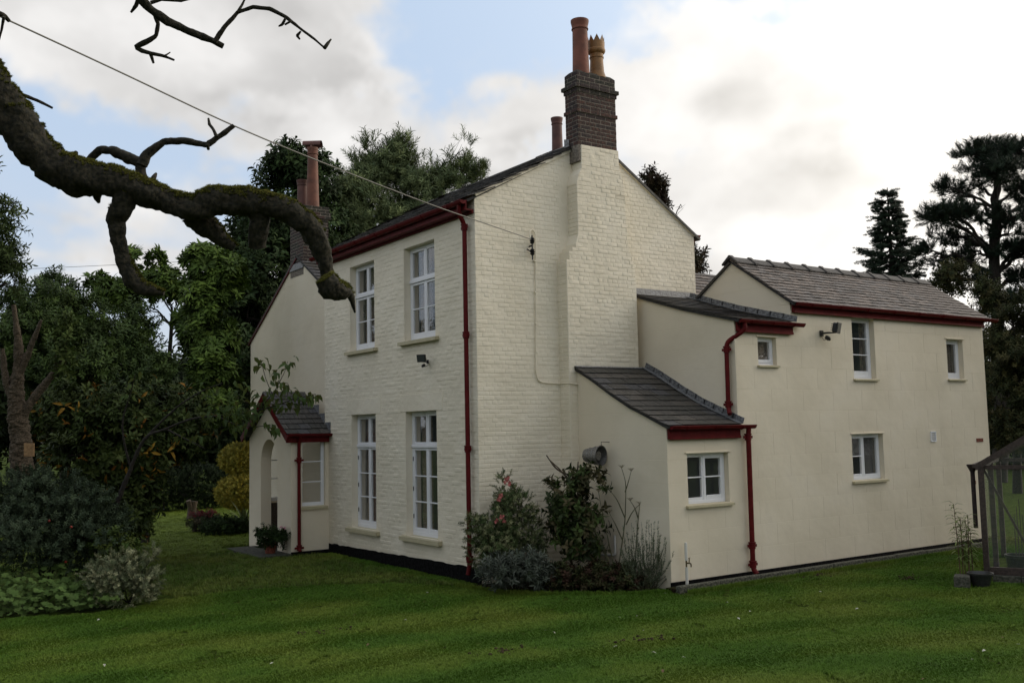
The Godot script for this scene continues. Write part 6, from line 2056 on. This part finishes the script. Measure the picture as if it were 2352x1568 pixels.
	stems(vn, at(148, 835, 17), [at(155, 745, 17)], 0.01, M.bark_dark)
	crown(vn, "foliage", broad, M.leaf, [blob(155, 790, 17, 16, 42), blob(152, 750, 17, 12, 22), blob(150, 835, 17, 16, 20)], 110, 0.17, [Color(0.08, 0.11, 0.03), Color(0.05, 0.08, 0.02)], 611, {"cut": -0.7})
	build_cherry()
	# -- conifers beyond the wing
	build_spruce("spruce_tree", "conical dark spruce rising behind the wing roof", at(2070, 1000, 46), at(2068, 418, 46), 118.0, 46.0, spr)
	build_pine(tuft)
	for q in [["hedgerow_tree", "olive brown leafy tree behind the far end of the wing", [blob(2200, 640, 36, 50, 26), blob(2260, 690, 35, 40, 36), blob(2320, 760, 34, 46, 50), blob(2300, 800, 34, 55, 80), blob(2340, 880, 33, 60, 80), blob(2300, 940, 34, 50, 50), blob(2400, 760, 34, 70, 110), blob(2320, 990, 33, 60, 40), blob(2400, 950, 33, 60, 80), blob(2290, 870, 34, 40, 60)], 2330, 1010, 34, 4600, [Color(0.046, 0.055, 0.021), Color(0.078, 0.072, 0.029), Color(0.026, 0.034, 0.014)]],
			["red_leaved_tree", "red-brown leaved branches showing above the gable's right slope", [blob(1530, 445, 30, 34, 22), blob(1500, 415, 30, 16, 14, 0.0, 0.5), blob(1560, 470, 30, 18, 16, 0.0, 0.5), blob(1600, 600, 30, 12, 20, 0.0, 0.4), blob(1585, 612, 30, 14, 10)], 1540, 800, 30, 260, [Color(0.035, 0.02, 0.014), Color(0.05, 0.035, 0.02), Color(0.025, 0.025, 0.012)]]]:
		var b0 := foot(at(q[3], q[4], q[5]))
		var t := thing(q[0], q[1], "tree", b0)
		limbs(t, [b0, at(q[3], q[4] - 150, q[5]), at(q[3], q[4] - 260, q[5])], 0.16, 0.06, q[2], M.bark_dark, 5, 0.18, q[3])
		crown(t, "crown", fine, M.leaf, q[2], q[6], 0.32, q[7], 700 + q[3], {"cut": -0.04, "clump": 0.9})
	# wires far off to the left
	for l in [[[-40, 622], [180, 612], [440, 600], [640, 592]], [[-40, 680], [90, 679], [260, 676], [500, 670]]]:
		var pts := []
		for q in l: pts.append(at(q[0], q[1], 60.0))
		var mb := MB.new()
		mb.tube(pts, filled(pts.size(), 0.015, 0.015), 4)
		single("far_wire", mb, M.cable_grey, "thin distant wire crossing the sky at %s" % ["upper left above the trees" if l[0][1] == 622 else "left just above the bushes"], "wire")

func build_mossy_tree() -> void:
	# the old tree stands left of the view; one long limb reaches in front of the house
	var D := 4.6
	var base := on_ground(at(-620, 900, 4.4).x, at(-620, 900, 4.4).z, -0.1)
	var t := thing("mossy_tree", "old tree with a long mossy gnarled limb reaching across the top left", "tree", base)
	var joint := at(-330, -330, 4.3)
	var tm := MB.new()
	tm.tube([base, base + Vector3(0.05, 0.8, 0), base + Vector3(-0.02, 1.7, 0.05), base.lerp(joint, 0.72), joint, joint + Vector3(-0.15, 0.9, -0.1), joint + Vector3(-0.5, 1.9, 0.2)], [0.34, 0.27, 0.24, 0.22, 0.19, 0.13, 0.07], 16, 0.2, lumps)
	part(t, "trunk", tm, M.bark)
	var main := [[-330, -330, 111], [-180, -80, 104], [-60, 130, 95], [-10, 210, 90], [30, 275, 86], [75, 340, 83], [120, 385, 90], [165, 402, 80], [225, 412, 73], [290, 425, 83], [355, 450, 83], [400, 470, 77], [450, 478, 83], [505, 458, 68], [560, 462, 65], [620, 470, 61], [670, 488, 58], [705, 515, 59], [730, 550, 58], [745, 595, 53], [752, 630, 51], [768, 655, 45], [790, 660, 35], [806, 680, 24], [815, 718, 4]]
	part(t, "limb", knobbly(main, D - 0.3, D + 0.25, 130, 10), M.bark).set_meta("thick", true)
	for l in [[[290, 440, 56], [276, 480, 50], [264, 505, 40], [270, 545, 34], [285, 600, 36], [302, 645, 36], [330, 662, 30], [376, 674, 12]],
			[[440, 490, 60], [475, 520, 50], [505, 548, 36], [538, 570, 16]],
			[[592, 470, 56], [596, 505, 50], [590, 545, 46], [592, 566, 38]], [[172, 392, 30], [168, 362, 20], [174, 350, 9]], [[345, 438, 28], [352, 408, 16], [358, 398, 6]], [[108, 376, 28], [116, 352, 16], [121, 340, 6]], [[228, 420, 34], [222, 452, 22], [226, 464, 8]], [[465, 466, 56], [490, 450, 52], [520, 446, 34]],
			[[745, 640, 46], [762, 665, 56], [790, 672, 46], [800, 662, 20]],
			[[325, 410, 28], [322, 375, 24], [290, 360, 26], [255, 345, 24], [228, 344, 18], [208, 362, 18], [198, 392, 16]],
			[[325, 380, 26], [335, 355, 24], [375, 325, 18], [420, 322, 14], [460, 330, 16], [475, 333, 16], [510, 308, 13], [537, 288, 10]],
			[[475, 330, 10], [478, 342, 8]], [[497, 314, 9], [490, 298, 7], [480, 285, 7], [478, 272, 5]],
			[[15, 232, 14], [52, 218, 10], [88, 232, 8], [120, 248, 5]],
			[[-30, 20, 14], [8, 35, 12], [20, 48, 8]], [[8, 38, 8], [2, 70, 5], [-10, 110, 5]]]:
		var dz := D + 0.05 if l[0][0] > 300 else D - 0.1
		var bp := part(t, "branch", knobbly(l, dz, dz + 0.06, l[0][2], l[l.size() - 1][2]), M.bark)
		if l[0][2] > 40: bp.set_meta("thick", true)
	# upper branch coming in from above
	var hi := [[190, -190, 34], [270, -60, 28], [318, -10, 24], [345, 22, 22], [385, 50, 20], [440, 74, 18], [485, 92, 18], [512, 106, 12]]
	part(t, "branch", knobbly(hi, 4.3, 4.5, 34, 12), M.bark)
	for l in [[[492, 96, 13], [515, 62, 11], [545, 28, 10], [580, 16, 10], [620, 20, 9], [655, 38, 8], [690, 66, 7], [720, 88, 6], [745, 110, 5]],
			[[545, 28, 8], [556, 10, 6], [572, -25, 5]], [[745, 110, 9], [752, 100, 8], [760, 90, 4]], [[690, 72, 5], [682, 82, 8], [688, 90, 5]], [[655, 42, 5], [648, 56, 7], [640, 60, 4]], [[668, 48, 5], [655, 56, 5]],
			[[356, 30, 14], [362, 55, 11], [358, 82, 11], [335, 96, 12], [310, 108, 12], [325, 116, 10], [345, 122, 9], [352, 145, 5]], [[345, 122, 9], [375, 128, 9], [400, 138, 5]], [[378, 128, 6], [390, 120, 3]],
			[[318, -6, 10], [312, 12, 9], [300, 28, 6]], [[345, 6, 8], [370, -2, 7], [415, 2, 7], [440, -4, 5]], [[-140, -200, 40], [40, -220, 36], [190, -190, 34]]]:
		part(t, "twig", knobbly(l, 4.45, 4.48, l[0][2], l[l.size() - 1][2]), M.bark)
	# moss cushions on the upper side
	var r := RandomNumberGenerator.new()
	r.seed = 5
	var tuft := MB.new()
	for i in 12:
		var an := i * 2.4
		var d := Vector3(cos(an), 1.2, sin(an)).normalized()
		var s := d.cross(Vector3(0.2, 0.1, 0.9)).normalized() * 0.12
		tuft.ink = Color.WHITE * r.randf_range(0.7, 1.3)
		tuft.tri(-s, s, d)
	var xf := []
	var cc := []
	var mn := FastNoiseLite.new()
	mn.seed = 8
	mn.frequency = 5.0
	for part_ in t.get_children():
		if not part_.has_meta("thick"): continue
		var arr: Array = part_.mesh.surface_get_arrays(0)
		var vv: PackedVector3Array = arr[Mesh.ARRAY_VERTEX]
		var nn: PackedVector3Array = arr[Mesh.ARRAY_NORMAL]
		for i in range(0, vv.size(), 3):
			var nrm := nn[i]
			if (vv[i + 1] - vv[i]).cross(vv[i + 2] - vv[i]).length() < 0.00001: continue
			var fac := nrm.y + 0.5 * mn.get_noise_3dv(vv[i])
			if fac < 0.5: continue
			var a: float = (vv[i + 1] - vv[i]).cross(vv[i + 2] - vv[i]).length() * 0.5
			var n := int(a * 22000.0 * clampf(fac, 0.0, 1.0) + r.randf())
			for k in n:
				var u := r.randf()
				var v := r.randf() * (1.0 - u)
				var p := vv[i] + (vv[i + 1] - vv[i]) * u + (vv[i + 2] - vv[i]) * v
				var up := (nrm * 0.7 + Vector3.UP * 0.5 + Vector3(r.randfn(), r.randfn(), r.randfn()) * 0.25).normalized()
				var b := Basis(up.cross(Vector3(0.3, 0.2, 0.9)).normalized(), up, Vector3.ZERO)
				b.z = b.x.cross(b.y)
				xf.append(Transform3D(b.scaled(Vector3.ONE * r.randf_range(0.006, 0.018)), p))
				cc.append(Color(0.06, 0.068, 0.014).lerp(Color(0.15, 0.145, 0.03), r.randf() * clampf(fac, 0, 1)))
	scatter("moss", tuft.mesh(), M.moss, xf, cc, "", "", "stuff", t)

func build_cherry() -> void:
	var b0 := foot(at(250, 1180, 16.5))
	var t := thing("cherry_tree", "slender cherry tree whose leafy twigs hang before the porch roof", "tree", b0)
	for l in [[[250, 1200, 26], [290, 1100, 22], [330, 1010, 18], [380, 985, 14], [440, 962, 11], [500, 955, 9], [560, 948, 7], [620, 935, 6], [680, 915, 5], [725, 905, 3]],
			[[560, 948, 6], [600, 930, 5], [625, 905, 4], [640, 880, 4], [655, 850, 3], [660, 830, 2]], [[625, 905, 4], [610, 870, 3], [600, 830, 3]], [[640, 880, 4], [660, 880, 3], [665, 895, 2]],
			[[500, 955, 6], [540, 975, 5], [590, 980, 4], [620, 975, 3], [628, 985, 2]], [[330, 1010, 12], [400, 940, 9], [460, 900, 6], [510, 880, 4]], [[380, 985, 9], [430, 1010, 6], [470, 1030, 4]], [[300, 1080, 12], [280, 980, 9], [300, 900, 6], [310, 860, 4]]]:
		for q in l: q[2] *= 0.5
		part(t, "branch", knobbly(l, 16.2, 15.8, l[0][2], l[l.size() - 1][2]), M.bark_dark)
	var shapes := []
	for k in 4:
		var mb := MB.new()
		leaf(mb, Vector3.ZERO, Vector3(0, 0, 1), Vector3.UP, 1.0, 0.48, 0.3, 0.45)
		shapes.append(mb.mesh())
		mb.ink = Color.WHITE
	var mats := []
	for c in [Color(0.03, 0.055, 0.016), Color(0.045, 0.075, 0.022), Color(0.024, 0.042, 0.014)]:
		var m := mat("cherry_leaf_%d" % mats.size(), c, 0.6)
		m.metallic_specular = 0.2
		m.cull_mode = BaseMaterial3D.CULL_DISABLED
		m.backlight_enabled = true
		m.backlight = Color(0.3, 0.3, 0.15)
		mats.append(m)
	var r := RandomNumberGenerator.new()
	r.seed = 12
	for q in [[655, 835, 26, 12], [600, 830, 20, 12], [618, 862, 22, 10], [645, 878, 16, 9], [662, 892, 14, 6], [690, 905, 24, 20], [720, 905, 14, 10], [640, 920, 40, 26], [590, 930, 40, 26], [560, 880, 24, 8], [625, 985, 12, 10], [618, 972, 10, 6], [560, 960, 40, 24], [600, 900, 25, 8], [670, 925, 20, 8], [530, 950, 30, 20], [490, 940, 40, 24], [480, 890, 30, 12], [300, 880, 40, 16], [440, 1000, 40, 14]]:
		for k in q[3]:
			var p := at(q[0] + r.randfn() * q[2] * 0.55, q[1] + r.randfn() * q[2] * 0.4, 15.85 + r.randfn() * 0.12)
			var d := (Vector3(r.randfn(), -0.9 + r.randfn() * 0.4, r.randfn())).normalized()
			var b := Basis.looking_at(-d, Vector3(r.randfn() * 0.4, 1, r.randfn() * 0.4).normalized())
			part(t, "leaf", shapes[k % 4], mats[r.randi() % 3], Transform3D(b.scaled(Vector3.ONE * r.randf_range(0.10, 0.17)), p))

func build_spruce(called: String, label: String, base: Vector3, top: Vector3, half: float, depth: float, tuft: Mesh) -> void:
	var b0 := foot(base)
	top = Vector3(base.x, top.y, base.z)
	var t := thing(called, label, "tree", b0)
	var tm := MB.new()
	tm.tube([b0, b0.lerp(top, 0.5), top], [0.32, 0.18, 0.02], 10, 0.15, lumps)
	part(t, "trunk", tm, M.bark_dark)
	var r := RandomNumberGenerator.new()
	r.seed = 33
	var xf := []
	var cc := []
	var h := top.y - b0.y
	for w in 26:
		var f := w / 25.0
		var y := lerpf(top.y - 0.2, top.y - 8.5, pow(f, 0.95))
		var reach := 0.25 + span(half, depth) * pow(f, 0.7) * 1.0
		var n := 7 + int(f * 5)
		for k in n:
			var an := TAU * k / n + w * 0.7 + r.randf_range(-0.3, 0.3)
			var rr := reach * r.randf_range(0.4, 1.15)
			var o := Vector3(b0.x, y, b0.z)
			var d := Vector3(cos(an), 0, sin(an))
			var bm := MB.new()
			var end := o + d * rr + Vector3.UP * (-0.12 * rr)
			bm.tube([o, o.lerp(end, 0.5) - Vector3.UP * 0.1 * rr, end], [0.03, 0.02, 0.008], 5)
			part(t, "bough", bm, M.bark_dark)
			for i in int(5 + rr * 9):
				var s := r.randf_range(0.2, 1.0)
				var p := o.lerp(end, s) - Vector3.UP * 0.18 * rr * sin(s * PI) + Vector3(-d.z, 0, d.x) * r.randf_range(-0.42, 0.42) * (1.1 - s * 0.6) * rr * 0.55 + Vector3.UP * r.randf_range(-0.10, 0.04)
				var dir := (d + Vector3(-d.z, 0, d.x) * r.randf_range(-0.9, 0.9) + Vector3.UP * r.randf_range(-0.35, 0.25)).normalized()
				xf.append(Transform3D(Basis.looking_at(-dir, Vector3.UP).scaled(Vector3.ONE * r.randf_range(0.28, 0.48)), p))
				cc.append(Color(0.014, 0.026, 0.016).lerp(Color(0.026, 0.042, 0.024), r.randf()))
	scatter("crown", tuft, M.leaf, xf, cc, "", "", "", t)

func build_pine(tuft: Mesh) -> void:
	var D := 40.0
	var base := foot(at(2295, 1050, D))
	var t := thing("pine_tree", "tall layered pine with bare lower limbs at the right edge", "tree", base)
	var trunk := [base, at(2300, 900, D), at(2290, 760, D), at(2285, 600, D), at(2288, 480, D), at(2280, 370, D)]
	var pads := [[2240, 350, 45, 20], [2290, 345, 60, 28], [2335, 350, 50, 24], [2260, 385, 55, 20], [2310, 395, 70, 24], [2200, 440, 60, 22], [2180, 428, 30, 16], [2240, 425, 36, 20], [2345, 430, 45, 18], [2180, 490, 66, 20], [2240, 500, 60, 18], [2330, 495, 60, 22], [2150, 500, 40, 18], [2320, 535, 50, 16], [2215, 560, 46, 14], [2340, 575, 50, 20], [2170, 540, 34, 18], [2140, 580, 40, 26], [2200, 600, 60, 26], [2345, 640, 45, 24], [2250, 640, 46, 22], [2330, 690, 46, 18], [2350, 760, 40, 26], [2240, 575, 20, 10], [2400, 560, 60, 40], [2400, 450, 70, 40], [2420, 660, 60, 50]]
	var bl := []
	var r := RandomNumberGenerator.new()
	r.seed = 44
	for p in pads:
		bl.append([at(p[0], p[1], D + r.randf_range(-1.6, 1.6)), Vector3(span(p[2], D), span(p[3], D) * 0.75, span(p[2], D) * 0.9), 1.0])
	limbs(t, trunk, 0.34, 0.12, bl, M.bark_dark, 6, 0.18, 14)
	crown(t, "crown", tuft, M.leaf, bl, 3300, 0.30, [Color(0.018, 0.032, 0.021), Color(0.032, 0.048, 0.030), Color(0.014, 0.023, 0.015)], 801, {"cut": -0.02, "clump": 1.1, "rise": 0.9, "hollow": 0.5})

# the trees that ring the garden behind and beside the photographer; they shade the low walls and the lawn
func build_belt() -> void:
	var big := spray(9, 0.62, 0.26, 1.0, 140)
	for q in [[19.0, 8.5, 7.0, "tall leafy tree to the right of the garden beyond the greenhouse"], [16.0, 17.0, 7.5, "broad tree behind the lawn to the right"], [4.0, 31.0, 8.0, "tall tree behind the lawn"], [-8.0, 33.0, 7.5, "round-headed tree behind the photographer"], [-19.0, 26.0, 8.0, "tall tree behind the lawn to the left"], [-21.0, 12.0, 8.0, "broad tree left of the lawn"], [-18.0, 2.0, 8.0, "leafy tree left of the shrub border"]]:
		var b0 := on_ground(q[0], q[1], -0.15)
		var t := thing("garden_tree", q[3], "tree", b0, "trees ringing the garden")
		var r := RandomNumberGenerator.new()
		r.seed = int(q[0] * 7 + 300)
		var bl := []
		for k in 9:
			bl.append([b0 + Vector3(r.randf_range(-2.4, 2.4), q[2] * r.randf_range(0.32, 0.9), r.randf_range(-2.4, 2.4)), Vector3(2.1, 1.6, 2.1) * r.randf_range(0.8, 1.15)])
		limbs(t, [b0, b0 + Vector3(0.1, q[2] * 0.4, 0), b0 + Vector3(0, q[2] * 0.8, 0.1)], 0.28, 0.08, bl, M.bark_dark, 3, 0.18, int(q[1]) + 5)
		crown(t, "crown", big, M.leaf, bl, 1500, 0.8, [Color(0.04, 0.065, 0.02), Color(0.06, 0.085, 0.025)], 900 + int(q[1]), {"cut": -0.3, "clump": 0.5})
